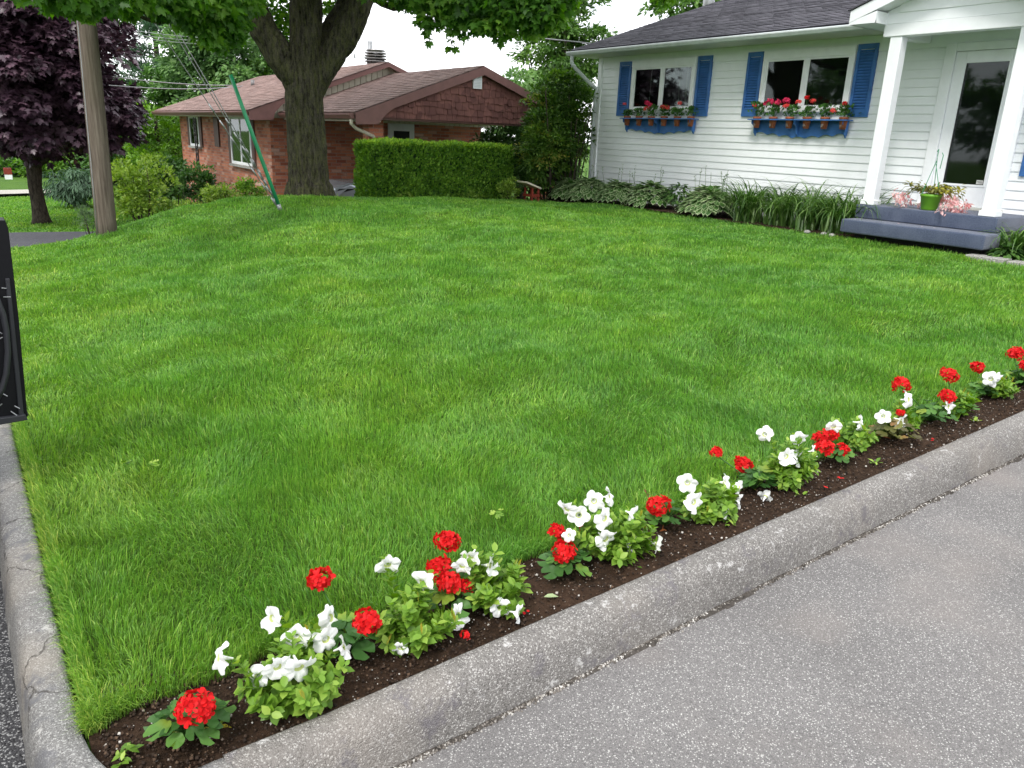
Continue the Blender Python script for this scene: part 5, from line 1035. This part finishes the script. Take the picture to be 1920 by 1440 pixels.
for i in range(7): mb.box((9.155, 14.542, 2.53 + i * .03), (9.315, 14.552, 2.545 + i * .03))
mb.build('louvre', M['gutter'], v_)
mb = MB(); mb.tube([(6.42, 14.6, 1.78), (6.42, 14.6, 1.70), (6.52, 14.62, 1.62), (6.98, 14.82, 1.48), (7.03, 14.86, 1.40), (7.03, 14.86, -.8)], .035, 8); mb.build('downspout', M['cream'], bh, True)
def bwin(y0, y1, z0, z1, sh=.22):
    x = FX; mb = MB(); t = .07
    for a, b in (((x-.05, y0, z1-t), (x, y1, z1)), ((x-.05, y0, z0), (x, y1, z0+t)), ((x-.05, y0, z0+t), (x, y0+t, z1-t)), ((x-.05, y1-t, z0+t), (x, y1, z1-t)), ((x-.045, (y0+y1)/2-.03, z0+t), (x, (y0+y1)/2+.03, z1-t))): mb.box(a, b)
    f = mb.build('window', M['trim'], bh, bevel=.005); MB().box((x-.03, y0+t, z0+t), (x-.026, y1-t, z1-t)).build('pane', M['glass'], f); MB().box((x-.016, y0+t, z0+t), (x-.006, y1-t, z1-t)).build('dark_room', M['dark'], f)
    MB().box((x-.024, y0+.3*(y1-y0), z0+t), (x-.018, y0+.42*(y1-y0), z1-t)).build('curtain', M['curtain'], f)
    MB().box((x-.10, y0-.08, z0-.06), (x, y1+.08, z0-.002)).build('sill', M['stone'], f)
    for a, b in ((y0 - sh - .03, y0 - .03), (y1 + .03, y1 + sh + .03)):
        mb = MB(); mb.box((x-.04, a, z0), (x-.002, b, z1)); z = z0 + .05
        while z < z1 - .06: mb.box((x-.048, a+.03, z), (x-.041, b-.03, z+.02)); z += .045
        mb.build('shutter', M['brownwood'], bh)
bwin(20.40, 22.15, .60, 1.80); bwin(25.4, 26.5, .92, 1.80, .25)
mb = MB(); mb.box((FX-.04, 23.3, .98), (FX-.002, 23.75, 1.80)); mb.build('shutter', M['brownwood'], bh)
# chimney cap, roof vent
mb = MB(); mb.tube([(9.9, 20.8, 2.8), (9.9, 20.8, 3.42)], .24, 16)
ch = mb.build('chimney', M['chimney'], bh, True); mb = MB()
for i in range(4): mb.lathe((9.9, 20.8, 3.36 + i * .07), [(.22, 0), (.31, .0), (.28, .03), (.22, .035)], 18)
mb.lathe((9.9, 20.8, 3.64), [(0, .03), (.26, .02), (.27, 0), (0, 0)], 18); mb.build('chimney_cap', M['chimney'], ch)
q = on_x(474, 161, 8.0); mb = MB(); mb.tube([(8.0, q[1], EZ + .36 * 2.3 - .05), (8.0, q[1], EZ + .36 * 2.3 + .20)], .055, 10); mb.build('roof_vent', M['chimney'], bh, True)
# door in the carport
mb = MB(); mb.box((9.35, SY-.05, -.3), (10.1, SY-.002, 1.78)); d_ = mb.build('door', M['trim'], bh, bevel=.01); d_['label'] = 'pale side door seen under the carport'
MB().box((9.50, SY-.06, 1.0), (9.95, SY-.052, 1.6)).build('pane', M['dark'], d_)
MB().box((8.9, SY-1.1, -1.0), (10.6, SY-.003, -.32)).build('side_landing', M['stone'], bh)
MB().box((6.3, 15.0, -1.05), (12.3, 18.98, -.86)).build('carport_slab', M['path'], bh)
ip = empty('iron_trellis', (5.95, 25.2, -.7), 'black wrought iron porch support in front of the left window', 'trellis'); mb = MB(); q = on_x(370, 290, 5.95)
for dy in (-.11, .11): mb.tube([(5.95, q[1] + dy, -1.0), (5.95, q[1] + dy, 1.75)], .018, 6)
for i in range(14): zz = -.8 + i * .18; mb.tube([(5.95, q[1] - .1, zz), (5.95, q[1] + .03, zz + .06), (5.95, q[1] - .03, zz + .11), (5.95, q[1] + .1, zz + .17)], .011, 5)
mb.build('scrollwork', M['iron'], ip)
rl = empty('stair_railing', (7.6, 17.9, -.86), 'black metal stair railing in the shade of the carport', 'railing'); a = on_y(656, 358, 17.9); b = on_y(679, 326, 17.9); mb = MB(); mb.tube([a, b, b + (1.2, 0, 0)], .025, 6)
for f in np.linspace(0, 1, 5): p = a + (b - a) * f; mb.tube([p, (p[0], p[1], -.86)], .014, 5)
for f in (.4, .8, 1.2): p = b + np.array([f, 0, 0]); mb.tube([p, (p[0], p[1], -.86)], .014, 5)
mb.build('rail', M['iron'], rl)
# stub of a brick pillar and a red bench between the houses
br_ = MB().box((13.2, 17.4, -.4), (13.6, 17.8, 1.0)).box((13.15, 17.35, 1.0), (13.65, 17.85, 1.08)).build('brick_pillar', M['brickX']); tag(br_, 'short brick pillar half hidden behind the tall shrub between the houses', 'pillar')
bn = empty('garden_bench', (9.25, 12.45, .34), 'small red wooden bench with a white slanted top behind the lawn', 'bench')
q = on_y(1000, 358, 12.45); x, y = q[0], q[1]; zb = tz(x, y)
mb = MB(); mb.prism([(x - .16, y, zb + .40), (x + .20, y, zb + .28), (x + .20, y, zb + .245), (x - .16, y, zb + .365)], (0, .34, 0)); mb.build('slanted_top', M['cream'], bn, bevel=.006)
mb = MB(); mb.box((x - .02, y + .02, zb + .10), (x + .19, y + .32, zb + .15)); mb.build('seat', M['redwood'], bn, bevel=.004)
for a_, b_ in ((x, y + .04), (x + .15, y + .04), (x, y + .28), (x + .15, y + .28)): MB().box((a_, b_, zb - .03), (a_ + .03, b_ + .03, zb + .27)).build('leg', M['redwood'], bn)

# silver car in the neighbour's drive (only the roof shows over the lawn)
def car(name, label, x, y, z, rz, L, Wd, H, paintm, roofz=None, belt=.9):
    t = empty(name, (x, y, z), label, 'car', rz=rz); ca, sa = math.cos(rz), math.sin(rz)
    def tr(p): return (x + ca * p[0] - sa * p[1], y + sa * p[0] + ca * p[1], z + p[2])
    prof = [(-L/2, .25), (-L/2 + .02, .62), (-L/2 + .10, belt - .06), (-L*.30, belt), (-L*.19, H - .10), (-L*.10, H), (L*.08, H), (L*.18, H - .12), (L*.29, belt), (L*.42, belt - .12), (L/2 - .03, .66), (L/2, .45), (L/2 - .05, .22), (L*.3, .20), (-L*.3, .20)]
    mb = MB(); n = len(prof); ws = [(-1, .92), (-.94, 1), (.94, 1), (1, .92)]; rows = []
    for s_, k in ((-.5, .93), (-.46, 1), (.46, 1), (.5, .93)):
        for px_, pz_ in prof:
            f = .80 if pz_ > belt + .05 else 1; rows.append(tr((px_ * (1 if k == 1 else .985), s_ * Wd * f, .22 + (pz_ - .22) * (1 if k == 1 else .97))))
    fs = [(j*n + i, j*n + (i+1) % n, (j+1)*n + (i+1) % n, (j+1)*n + i) for j in range(3) for i in range(n)] + [tuple(range(n))[::-1], tuple(3*n + i for i in range(n))]
    mb.add(rows, fs); mb.build('body', paintm, t, False, .02)
    mb = MB()
    for s_ in (-1, 1): mb.prism([tr((px_, s_ * Wd * .405, pz_)) for px_, pz_ in ((-L*.27, belt + .03), (-L*.17, H - .12), (L*.15, H - .12), (L*.25, belt + .03))], np.array(tr((0, s_ * .012 * 1, 0))) - np.array(tr((0, 0, 0))))
    mb.build('side_window', M['dark'], t)
    mb = MB(); mb.prism([tr((L*.185, -Wd*.37, H - .11)), tr((L*.185, Wd*.37, H - .11)), tr((L*.287, Wd*.39, belt + .02)), tr((L*.287, -Wd*.39, belt + .02))], (0, 0, .012)); mb.build('windscreen', M['dark'], t)
    for px_ in (-L*.30, L*.30):
        for s_ in (-1, 1):
            mb = MB(); c0 = tr((px_, s_ * (Wd/2 - .20), .33)); c1 = tr((px_, s_ * (Wd/2 + .012), .33)); mb.tube([c0, c1], [.33, .33], 24); w_ = mb.build('wheel', M['rubber'], t); mb = MB(); c2 = tr((px_, s_ * (Wd/2 + .022), .33)); mb.tube([c1, c2], [.20, .18], 16); mb.build('rim', M['galv'], w_)
    for s_ in (-1, 1):
        mb = MB(); p = tr((L/2 - .06, s_ * Wd * .36, .62)); mb.box((p[0]-.08, p[1]-.14, p[2]-.05), (p[0]+.07, p[1]+.14, p[2]+.05)); mb.build('headlight', M['galv'], t, bevel=.02)
    return t
car('parked_car', 'silver car in the neighbour\'s carport, its roof just above the lawn', 7.45, 16.9, -.96, 0, 3.8, 1.7, 1.44, M['silver'])
# black car at the kerb with its rear-hinged view of an open door
bc = car('parked_car', 'black car standing at the street kerb with its door open over the lawn edge', -1.78, 3.1, .0, math.pi / 2, 4.4, 1.75, 1.5, M['black'])
Yd = 3.55
mb = MB(); top_l, top_r = on_y(-60, 412, Yd), on_y(12, 412, Yd); br1, br0 = on_y(55, 786, Yd), on_y(0, 797, Yd)
xr = (top_r[0] + br1[0]) / 2 + 0.0; mb.prism([(-.88, Yd, 1.24), (top_r[0] - .004, Yd, 1.22), (top_r[0] + .002, Yd, 1.19), (on_y(31, 570, Yd)[0], Yd, .84), (br1[0] - .004, Yd, .44), (br1[0], Yd, br1[2] + .02), (br1[0] - .012, Yd, br1[2]), (-.88, Yd, br0[2] - .03)], (0, .11, 0))
dd = mb.build('open_door', M['black'], bc, bevel=.012); dd['label'] = 'open black door with ribbed liner'
mb = MB(); mb.prism([(-.8, Yd - .022, br0[2] - .02), (br1[0] - .006, Yd - .022, br1[2] + .004), (br1[0] - .012, Yd - .022, br1[2] + .028), (-.06, Yd - .022, br1[2] + .03), (-.8, Yd - .022, br0[2] + .01)], (0, .022, 0)); mb.prism([(br1[0] - .034, Yd - .012, .44), (br1[0] - .016, Yd - .012, .44), (top_r[0] - .02, Yd - .012, 1.0), (top_r[0] - .035, Yd - .012, 1.0)], (0, .012, 0)); mb.build('door_trim', M['black_trim'], dd, bevel=.003)
mb = MB(); mb.tube([on_y(*q, Yd - .03) for q in ((-14, 540), (-4, 565), (6, 590), (12, 620), (15, 660), (12, 700), (4, 730), (-10, 755))], .011, 10); mb.build('door_strap', M['black_trim'], dd, True)
mb = MB()
for (u0, v0, u1, v1) in ((5, 738, 14, 743), (27, 761, 37, 766), (20, 771, 33, 780), (8, 783, 22, 782), (-6, 765, 4, 757), (3, 540, 12, 541), (6, 557, 20, 557), (-2, 622, 4, 626), (-2, 636, 5, 632)): mb.tube([on_y(u0, v0, Yd - .012), on_y(u1, v1, Yd - .012)], .0022, 5)
mb.build('door_clip', M['galv'], dd)
# small red and white marker far away
mk = empty('road_marker', (1.75, 45.2, -1.25), 'small white roadside post with red top far left', 'post'); q = at_d(15, 325, 45); MB().box((q[0]-.15, q[1]-.1, -1.35), (q[0]+.15, q[1]+.1, q[2]-.05)).build('post', M['trim'], mk); MB().box((q[0]-.16, q[1]-.11, q[2]-.05), (q[0]+.16, q[1]+.11, q[2]+.25)).build('red_top', M['redwood'], mk)
for i, (u, v, D, rx, rz_, mat_, lab) in enumerate(((40, 318, 50, 2.2, .8, 'dark', 'dark low bushes far left beyond the purple tree'), (130, 300, 48, 3.0, 1.6, 'cedarbright', 'green bushes far behind the weeping spruce'), (70, 270, 62, 5, 2.4, 'far', 'distant pale green trees behind the purple tree'), (215, 300, 40, 1.8, 1.4, 'dark', 'dark bush behind the wooden pole'))):
    q = at_d(u, v, D); shrub('distant_bush', lab, 'bush', q, (rx, rx * .7, rz_), LM[mat_], .22, 80, 70, 400 + i)
for i, (u0, u1, D) in enumerate(((20, 150, 75),)):
    a = at_d(u0, 290, D); b = at_d(u1, 290, D); fh = empty('far_house', ((a[0]+b[0])/2, a[1], -1.4), 'pale house glimpsed through the purple leaves far left', 'house'); MB().box((a[0], a[1], -1.5), (b[0], a[1] + 8, 1.6)).build('wall', M['trim'], fh); MB().prism([(a[0] - .4, a[1] - .4, 1.6), (b[0] + .4, a[1] - .4, 1.6), ((a[0]+b[0])/2, a[1] - .4, 3.4)], (0, 8.8, 0)).build('roof', M['roofgrey'], fh)

# ------------------------------------------------------------------ the flower bed
def soil_z(x): return .143 + float(drive_z(x))
def lifted(u, v, Y, h):      # keep a bloom above the soil, moving it towards the kerb when it would sink
    while True:
        p = on_y(u, v, Y)
        if p[2] > soil_z(p[0]) + h or Y < 1.56: return p
        Y -= .01

def petunia_flower(c, d, size, seed):
    """trumpet with a ruffled five-lobed limb, facing direction d, mouth centre at c"""
    r = np.random.default_rng(seed); d = np.array(d, float); d /= np.linalg.norm(d); a = np.cross(d, [.1, .2, 1]); a /= np.linalg.norm(a); b = np.cross(d, a)
    NS = 40; prof = [(.07, -1.05), (.09, -.8), (.13, -.5), (.20, -.25), (.30, -.08), (.52, .03), (.78, .05), (1.0, -.02)]; ph = r.random() * 6.28; V = []
    cup = r.uniform(-.35, .55)
    for i, (rr, zz) in enumerate(prof):
        for j in range(NS):
            t = 2 * math.pi * j / NS; lobe = 1 + (.36 * abs(math.cos(2.5 * (t + ph))) ** .7 + .07 * math.sin(2 * t + ph) - .24) * max(0, (i - 3) / 4); ruf = (.12 * math.sin(5 * (t + ph) + .5) + .10 * math.sin(9 * t + ph * 3) + .08 * math.sin(3 * t + ph)) * max(0, (i - 4) / 3)
            fold = .22 * math.cos(2 * t + ph * 1.7) * max(0, (i - 4) / 3)
            q = np.array(c) + size * (rr * lobe * (math.cos(t) * a + math.sin(t) * b) + (zz + ruf + fold - cup * max(0, rr - .3) ** 1.3) * d); V.append(q)
    n = len(prof); f = []
    for i in range(n - 1):
        for j in range(NS): f += [i*NS + j, i*NS + (j+1) % NS, (i+1)*NS + (j+1) % NS, (i+1)*NS + j]
    T = np.full((n-1) * NS, 4); mi = np.repeat(np.array([1, 1, 1, 1, 0, 0, 0]), NS) ; mi[:NS*2] = 1
    mi = np.repeat(np.array([0, 0, 0, 1, 0, 0, 0]), NS)
    return np.array(V), np.array(f), T, mi, np.full(len(V), .5)
def petunia(base, ext, blooms, seed, label, yb=1.80, buds=3, n=16, mat='petunia', lean=(0, 0)):
    """base (u, v); ext = half width, height in metres; blooms (u, v, size scale, azimuth, dy)"""
    b = on_y(base[0], base[1], yb - .06); z0 = soil_z(b[0]); B = np.array([b[0], yb - .06, z0]); r = np.random.default_rng(seed)
    t = empty('petunia', B, label, 'flower', 'petunias in the flower bed'); hw, hh = ext[0] * 1.2, ext[1] * 1.2; n = int(n * 1.25); A_ = []; T_ = []
    for i in range(n):
        a = r.random() * 6.283; q = r.random() ** .55; T_.append(B + np.array([math.cos(a) * hw * q + lean[0], math.sin(a) * hw * .8 * q + lean[1], hh * (.25 + .75 * r.random()) * (1.08 - .5 * q * q)]))
    BL = []
    for k, (u, v, s, az, dy) in enumerate(blooms):
        dy -= .045 if v > base[1] - 120 else (.02 if dy < .06 else 0)
        c = lifted(u, v, yb + dy, .035); d = np.array([math.cos(az) , math.sin(az), r.uniform(-.45, .45)]); d /= np.linalg.norm(d); size = .0375 * s; BL.append((c, d, size)); e = c - d * size * 1.15; T_.append(e)
    for i, e in enumerate(T_):
        m_ = (B + e) / 2 + r.normal(0, .015, 3) + np.array([(e[0] - B[0]) * .15, (e[1] - B[1]) * .15, -.0]); ps = [B * (1-u)**2 + 2*u*(1-u)*m_ + u*u*e for u in np.linspace(0, 1, 7)]; A_.append(stemarr(ps, np.linspace(.0026, .0016, 7)))
        L = np.linalg.norm(e - B); k = int(8 + L / .0105); u = .14 + .86 * (np.arange(k) + .5) / k; P = np.outer((1-u)**2, B) + np.outer(2*u*(1-u), m_) + np.outer(u*u, e)
        tdir = (e - m_) / (np.linalg.norm(e - m_) + 1e-6); ang = np.arange(k) * 2.4 + r.random() * 6; s1 = np.cross(tdir, [.3, .1, 1]); s1 /= np.linalg.norm(s1); s2 = np.cross(tdir, s1)
        rad = np.cos(ang)[:, None] * s1 + np.sin(ang)[:, None] * s2; D = rad + tdir * .45 + np.array([0, 0, .25]) + r.normal(0, .2, (k, 3)); Nn = tdir * 1.0 - rad * .4 + np.array([0, 0, .7]); sz = (.052 - .024 * u ** 2) * (.7 + .5 * r.random(k)); A_.append(leafarrays(T_OVALW, P, D, Nn, sz, np.clip(r.random(k) * .6 + .4 * u * r.random(k), 0, 1)))
    leafobj('foliage', A_, LM[mat], t, True)
    for k, (c, d, s) in enumerate(BL): o = leafobj('bloom', [petunia_flower(c, d, s, seed * 31 + k)], [M['whitep'], M['throat']], t); o.data.polygons.foreach_set('use_smooth', [True] * len(o.data.polygons))
    for i in range(buds): e = T_[i]; k = 4; leafobj('bud', [leafarrays(T_NEEDLE, np.tile(e, (k, 1)), np.tile(r.normal(0, .4, 3) + (0, 0, 1), (k, 1)) + r.normal(0, .1, (k, 3)), rdir(k), .038)], LM['yleaf'], t)
    return t
T_OVALW = _tmpl([(0,0,0),(-.27,.32,.05),(0,.32,-.02),(.27,.32,.05),(-.27,.66,.03),(0,.66,-.03),(.27,.66,.03),(0,1,-.12)], [(0,2,1),(0,3,2),(1,2,5,4),(2,3,6,5),(4,5,7),(5,6,7)])
def geranium(base, ext, blooms, seed, label, yb=1.80, n=20, mat='geranium', leafs=(), lsz=.058, buds=0):
    b = on_y(base[0], base[1], yb - .045); z0 = soil_z(b[0]); B = np.array([b[0], yb - .045, z0]); r = np.random.default_rng(seed); hw, hh = ext
    t = empty('geranium', B, label, 'flower', 'red geraniums in the flower bed'); P = []
    a = np.arange(n) * 2.4 + r.random(); q = np.sqrt((np.arange(n) + .5) / n); P = np.stack([B[0] + np.cos(a) * hw * q, B[1] + np.sin(a) * hw * .8 * q, z0 + hh * (1.0 - .65 * q ** 2) * (.75 + .35 * r.random(n))], 1)
    out = np.stack([np.cos(a), np.sin(a), np.zeros(n)], 1); D = out + r.normal(0, .35, (n, 3)) * (1, 1, .4) - np.array([0, 0, .15]); Nn = out * (.25 + .7 * q[:, None]) + np.array([0, 0, 1.]) + r.normal(0, .22, (n, 3))
    sz = lsz * (.7 + .5 * r.random(n)); A_ = [leafarrays(T_ROUND, P - D / np.linalg.norm(D, axis=1, keepdims=True) * (sz * .4)[:, None], D, Nn, sz, r.random(n))]
    for p in P: A_.append(stemarr([B, (B + p) / 2 + (0, 0, .008), p - (0, 0, .004)], [.0028, .002, .0018]))
    blooms = [(u, v, rr * (.90 if dy < .035 else 1), dy - (.06 if dy < .035 else .01)) for (u, v, rr, dy) in blooms]
    for (u, v, rr, dy) in blooms: e = lifted(u, v, yb + dy, rr + .01); A_.append(stemarr([B + (0, 0, .01), (B + e) / 2 + r.normal(0, .006, 3), e - (0, 0, rr * .5)], [.0042, .003, .0026]))
    leafobj('foliage', A_, LM[mat], t, True)
    for k, (u, v, rr, dy) in enumerate(blooms): leafobj('bloom', [floret_ball(lifted(u, v, yb + dy, rr + .01), rr, int(12 + rr * 600), seed * 17 + k, min(.0175, rr * .55), (r.normal(0, .2), -.35, 1))], M['red'], t)
    for (u, v, dy, m_, s) in leafs:
        e = on_y(u, v, yb + dy); o = leafobj('withered_leaf', [leafarrays(T_ROUND, np.array([e + (0, 0, s * .5)]), np.array([[.1, -.3, -1.]]), np.array([[-.3, -1, .4]]), s), stemarr([B, (B + e) / 2 + (0, 0, .02), e], [.002, .0018, .0016])], LM[m_], t); o['label'] = 'withered ' + {'rust': 'rusty', 'yleaf': 'yellowing', 'brownleaf': 'brownish'}[m_] + ' leaf'
    if buds:
        e = on_y(*buds, yb + .03); k = 14; leafobj('bud', [leafarrays(T_NEEDLE, np.tile(e, (k, 1)), rdir(k) - (0, 0, .3), rdir(k), .022), stemarr([B, e], [.003, .002])], LM['brownleaf'], t)
SW, SE, SS, WW, EE = -2.3, -.9, -1.57, 3.0, 0.1   # facing azimuths
geranium((362, 1395), (.085, .095), [(366, 1328, .042, -.05)], 501, 'low geranium with one red bloom at the kerb corner, nearest the camera', 1.76, 22, leafs=[(415, 1372, -.04, 'yleaf', .05), (322, 1392, -.02, 'brownleaf', .045)], buds=(306, 1345))
petunia((560, 1345), (.135, .15), [(408, 1232, 1.0, WW, .02), (482, 1270, .8, SW, -.02), (521, 1252, .95, SS, -.05), (562, 1254, 1.15, SS, -.07), (508, 1160, .95, -2.8, .09), (555, 1196, 1.0, -2.0, .03), (622, 1158, 1.05, SE, .07), (612, 1200, 1.0, SS, .0), (646, 1212, .85, -.5, -.02)], 502, 'white petunia at the left end of the bed, crowded with drooping blooms', 1.78, n=20)
geranium((655, 1290), (.075, .11), [(598, 1086, .032, .12), (689, 1166, .036, -.09)], 503, 'geranium with two red blooms between the first two white petunias', 1.84, 18)
petunia((775, 1240), (.12, .14), [(727, 1061, 1.0, -1.9, .12), (791, 1093, 1.0, -2.7, .0), (861, 1155, 1.05, -1.2, -.04), (750, 1216, .6, -2.2, -.06)], 504, 'spreading leafy petunia with white blooms at both sides, behind the kerb stain', 1.80, n=24, buds=5)
geranium((850, 1175), (.08, .13), [(839, 1015, .035, .10), (822, 1064, .036, .05), (843, 1092, .038, .0), (872, 1098, .024, -.01), (873, 1190, .014, -.06)], 505, 'tall geranium with a column of stacked red blooms', 1.84, 16)
petunia((930, 1180), (.105, .155), [(882, 1045, .85, -2.6, .0), (866, 1063, .8, -2.4, -.02), (920, 1060, .9, -1.0, -.03), (938, 1140, .8, -2.0, -.05), (974, 1150, .8, -.8, -.05)], 506, 'upright pale green petunia with small white blooms by the bare soil', 1.81, n=20, buds=5)
geranium((1062, 1088), (.085, .085), [(1043, 996, .026, .05), (1058, 1034, .040, .0), (1098, 985, .02, .04)], 507, 'geranium with red bloom touching the kerb side of the bare soil patch', 1.83, 18, leafs=[(1116, 1085, -.06, 'yleaf', .045)])
petunia((1160, 1055), (.13, .14), [(1062, 956, .9, -2.8, .06), (1085, 966, .95, -2.4, .04), (1067, 1004, .6, -2.6, .0), (1114, 940, .95, -2.2, .10), (1144, 930, .9, -.9, .10), (1135, 973, 1.0, SS, -.03), (1190, 966, .9, -.9, -.03), (1137, 1012, 1.1, SS, -.04), (1188, 1022, 1.0, -1.3, -.06), (1232, 1020, .85, -.8, -.05)], 508, 'large white petunia in the middle of the bed, with ten blooms', 1.82, n=20)
geranium((1243, 1010), (.075, .09), [(1233, 948, .042, .02)], 509, 'geranium with one round red bloom and rusty leaves right of the large petunia', 1.86, 12, leafs=[(1262, 985, -.02, 'rust', .05), (1240, 1000, -.05, 'rust', .04)], buds=(1213, 926))
petunia((1335, 975), (.11, .12), [(1289, 906, 1.0, -2.4, .05), (1302, 942, 1.05, -1.7, -.03), (1360, 905, .9, -1.2, .0), (1387, 915, .8, -.6, .0), (1388, 940, .8, -.9, .0), (1363, 962, .7, -1.0, -.04)], 510, 'compact white petunia ringed by blooms, third petunia from the right cluster', 1.82, n=18)
geranium((1412, 930), (.075, .09), [(1343, 848, .024, .10), (1393, 872, .034, .04)], 511, 'geranium with one small high red bloom and one larger one', 1.87, 16, leafs=[(1432, 948, -.08, 'yleaf', .045)])
petunia((1478, 925), (.10, .19), [(1433, 815, .9, -2.9, .06), (1499, 824, 1.0, -1.9, -.02), (1475, 856, 1.0, -1.9, -.05), (1497, 858, 1.05, -1.2, -.03), (1527, 845, .7, -.9, .0)], 512, 'tall yellow-green petunia left of the red cluster', 1.83, n=22)
geranium((1565, 890), (.08, .08), [(1538, 822, .030, .05), (1559, 815, .030, .04), (1546, 840, .040, .0), (1580, 843, .034, .0)], 513, 'geranium with four crowded red blooms', 1.84, 14)
petunia((1595, 850), (.10, .11), [(1563, 801, .9, -2.4, -.02), (1616, 793, 1.0, -1.2, -.05)], 514, 'petunia with two white blooms behind the crowded red geranium', 1.92, n=16)
geranium((1665, 860), (.125, .10), [(1688, 774, .020, .03)], 515, 'bronze-leaved geranium with a single tiny red bloom', 1.84, 30, mat='brownleaf', leafs=[(1618, 822, .0, 'rust', .05)], lsz=.052)
petunia((1690, 815), (.09, .11), [(1656, 781, .9, -2.5, -.05), (1690, 789, 1.05, -1.5, -.09), (1705, 749, 1.1, -1.5, -.03)], 516, 'yellowish petunia with three white blooms above the bronze leaves', 1.90, n=14)
geranium((1742, 800), (.12, .10), [(1690, 719, .040, .08)], 517, 'dark-leaved geranium with one high red bloom left of the paired blooms', 1.86, 30, lsz=.05)
geranium((1790, 790), (.09, .10), [(1779, 704, .040, .06), (1776, 742, .040, .0)], 518, 'geranium with two red blooms one above the other at the right', 1.84, 14)
petunia((1803, 785), (.065, .11), [(1779, 762, .9, -1.7, -.03)], 519, 'small petunia with one white bloom under the paired red blooms', 1.83, n=10)
geranium((1838, 765), (.10, .10), [(1832, 689, .032, .08)], 520, 'geranium with one flat red bloom second from the right edge', 1.90, 24, lsz=.05)
petunia((1870, 760), (.085, .12), [(1858, 711, 1.1, -2.5, -.03), (1871, 713, 1.15, -1.4, -.05)], 521, 'petunia with two touching white blooms nearest the right edge', 1.86, n=14)
geranium((1908, 745), (.12, .11), [(1903, 664, .042, .05), (1921, 686, .034, .0)], 522, 'rightmost geranium, its red bloom cut by the picture edge', 1.86, 30, lsz=.05)
def bits():
    c = np.array([2.68, 1.74, soil_z(2.68) + .02]); c = on_y(1436, 930, 1.74)
    o = leafobj('fallen_flower', [petunia_flower(c, (.6, .2, .3), .030, 77)], [M['whitep'], M['throat']]); tag(o, 'wilted white flower lying on the soil left of the tall petunia', 'flower')
    for i, (u, v, lab, m_, s) in enumerate(((1020, 1108, 'pale dry leaf on the bare soil', LM['hostaw'], .05), (1135, 1393, 'x', M['red'], .02), (1700, 0, 'x', M['red'], .02))):
        if lab == 'x': continue
        p = on_y(u, v, 1.70); p[2] = soil_z(p[0]) + .004; tag(leafobj('dry_leaf', [leafarrays(T_OVAL, np.array([p]), np.array([[.8, -.4, .05]]), np.array([[0, 0, 1.]]), s)], m_), lab, 'leaf')
    for i, (u, v, lab) in enumerate(((992, 1063, 'red petal on the bare soil above the dry leaf'), (1577, 897, 'red petals under the crowded red geranium'), (1755, 800, 'red petal on soil below the dark-leaved geranium'), (1543, 905, 'small red petal right of the tall petunia'))):
        p = on_y(u, v, 1.67); p[2] = soil_z(p[0]) + .006; tag(leafobj('fallen_petal', [leafarrays(T_PETAL, np.tile(p, (3, 1)) + rng.normal(0, .006, (3, 3)) * (1, 1, .2), rdir(3) * (1, 1, .2), np.tile([0, 0, 1.], (3, 1)), .016)], M['red']), lab, 'petal', 'red petals on the soil')
    W_ = [((235, 1390), .036, 14, 'leafy weed in the soil at the kerb corner'), ((405, 1405), .035, 7, 'small weed beside the nearest geranium, kerb side'), ((330, 1425), .03, 7, 'tiny weed at the very bottom of the bed'), ((1370, 985), .03, 8, 'creeping weed at the kerb below the compact petunia'), ((1185, 1100), .02, 5, 'tiny sprout by the kerb right of the large petunia'), ((1495, 960), .03, 6, 'sprout on the soil below the tall petunia'), ((1640, 880), .04, 7, 'grassy weed below the bronze-leaved geranium'), ((1830, 790), .035, 7, 'weed under the flat red bloom')]
    for i, ((u, v), s, k, lab) in enumerate(W_):
        p = on_y(u, v, 1.72 if i < 3 else 1.68); p[2] = soil_z(p[0]); r = np.random.default_rng(600 + i); a = np.arange(k) * 2.4; D = np.stack([np.cos(a), np.sin(a), .35 + .5 * r.random(k)], 1)
        tag(leafobj('weed', [leafarrays(T_OVAL, np.tile(p, (k, 1)) + r.normal(0, s * .35, (k, 3)) * (1, 1, .15), D, np.stack([-np.cos(a) * .3, -np.sin(a) * .3, np.ones(k)], 1), s * (.5 + .7 * r.random(k)))], LM['petunia'], None, True), lab, 'weed', 'weeds in the flower bed')
bits()
print('done')
# trees across the street (they show as reflections in the window glass)
TL = []
for i, (x, y, h) in enumerate(((-15, -8, 8), (-17, 0, 7), (-15, 8, 8.5), (-18, 15, 7), (-16, 23, 8))): TL.append(crown((x, y, h * .5 - .5), (4.2, 4.6, h * .42), 110, 60, .42, 700 + i, T_OVAL, .22)[0])
tag(leafobj('tree_line', TL, LM['far']), 'row of leafy trees across the street, reflected in the windows', 'trees', kind='stuff')
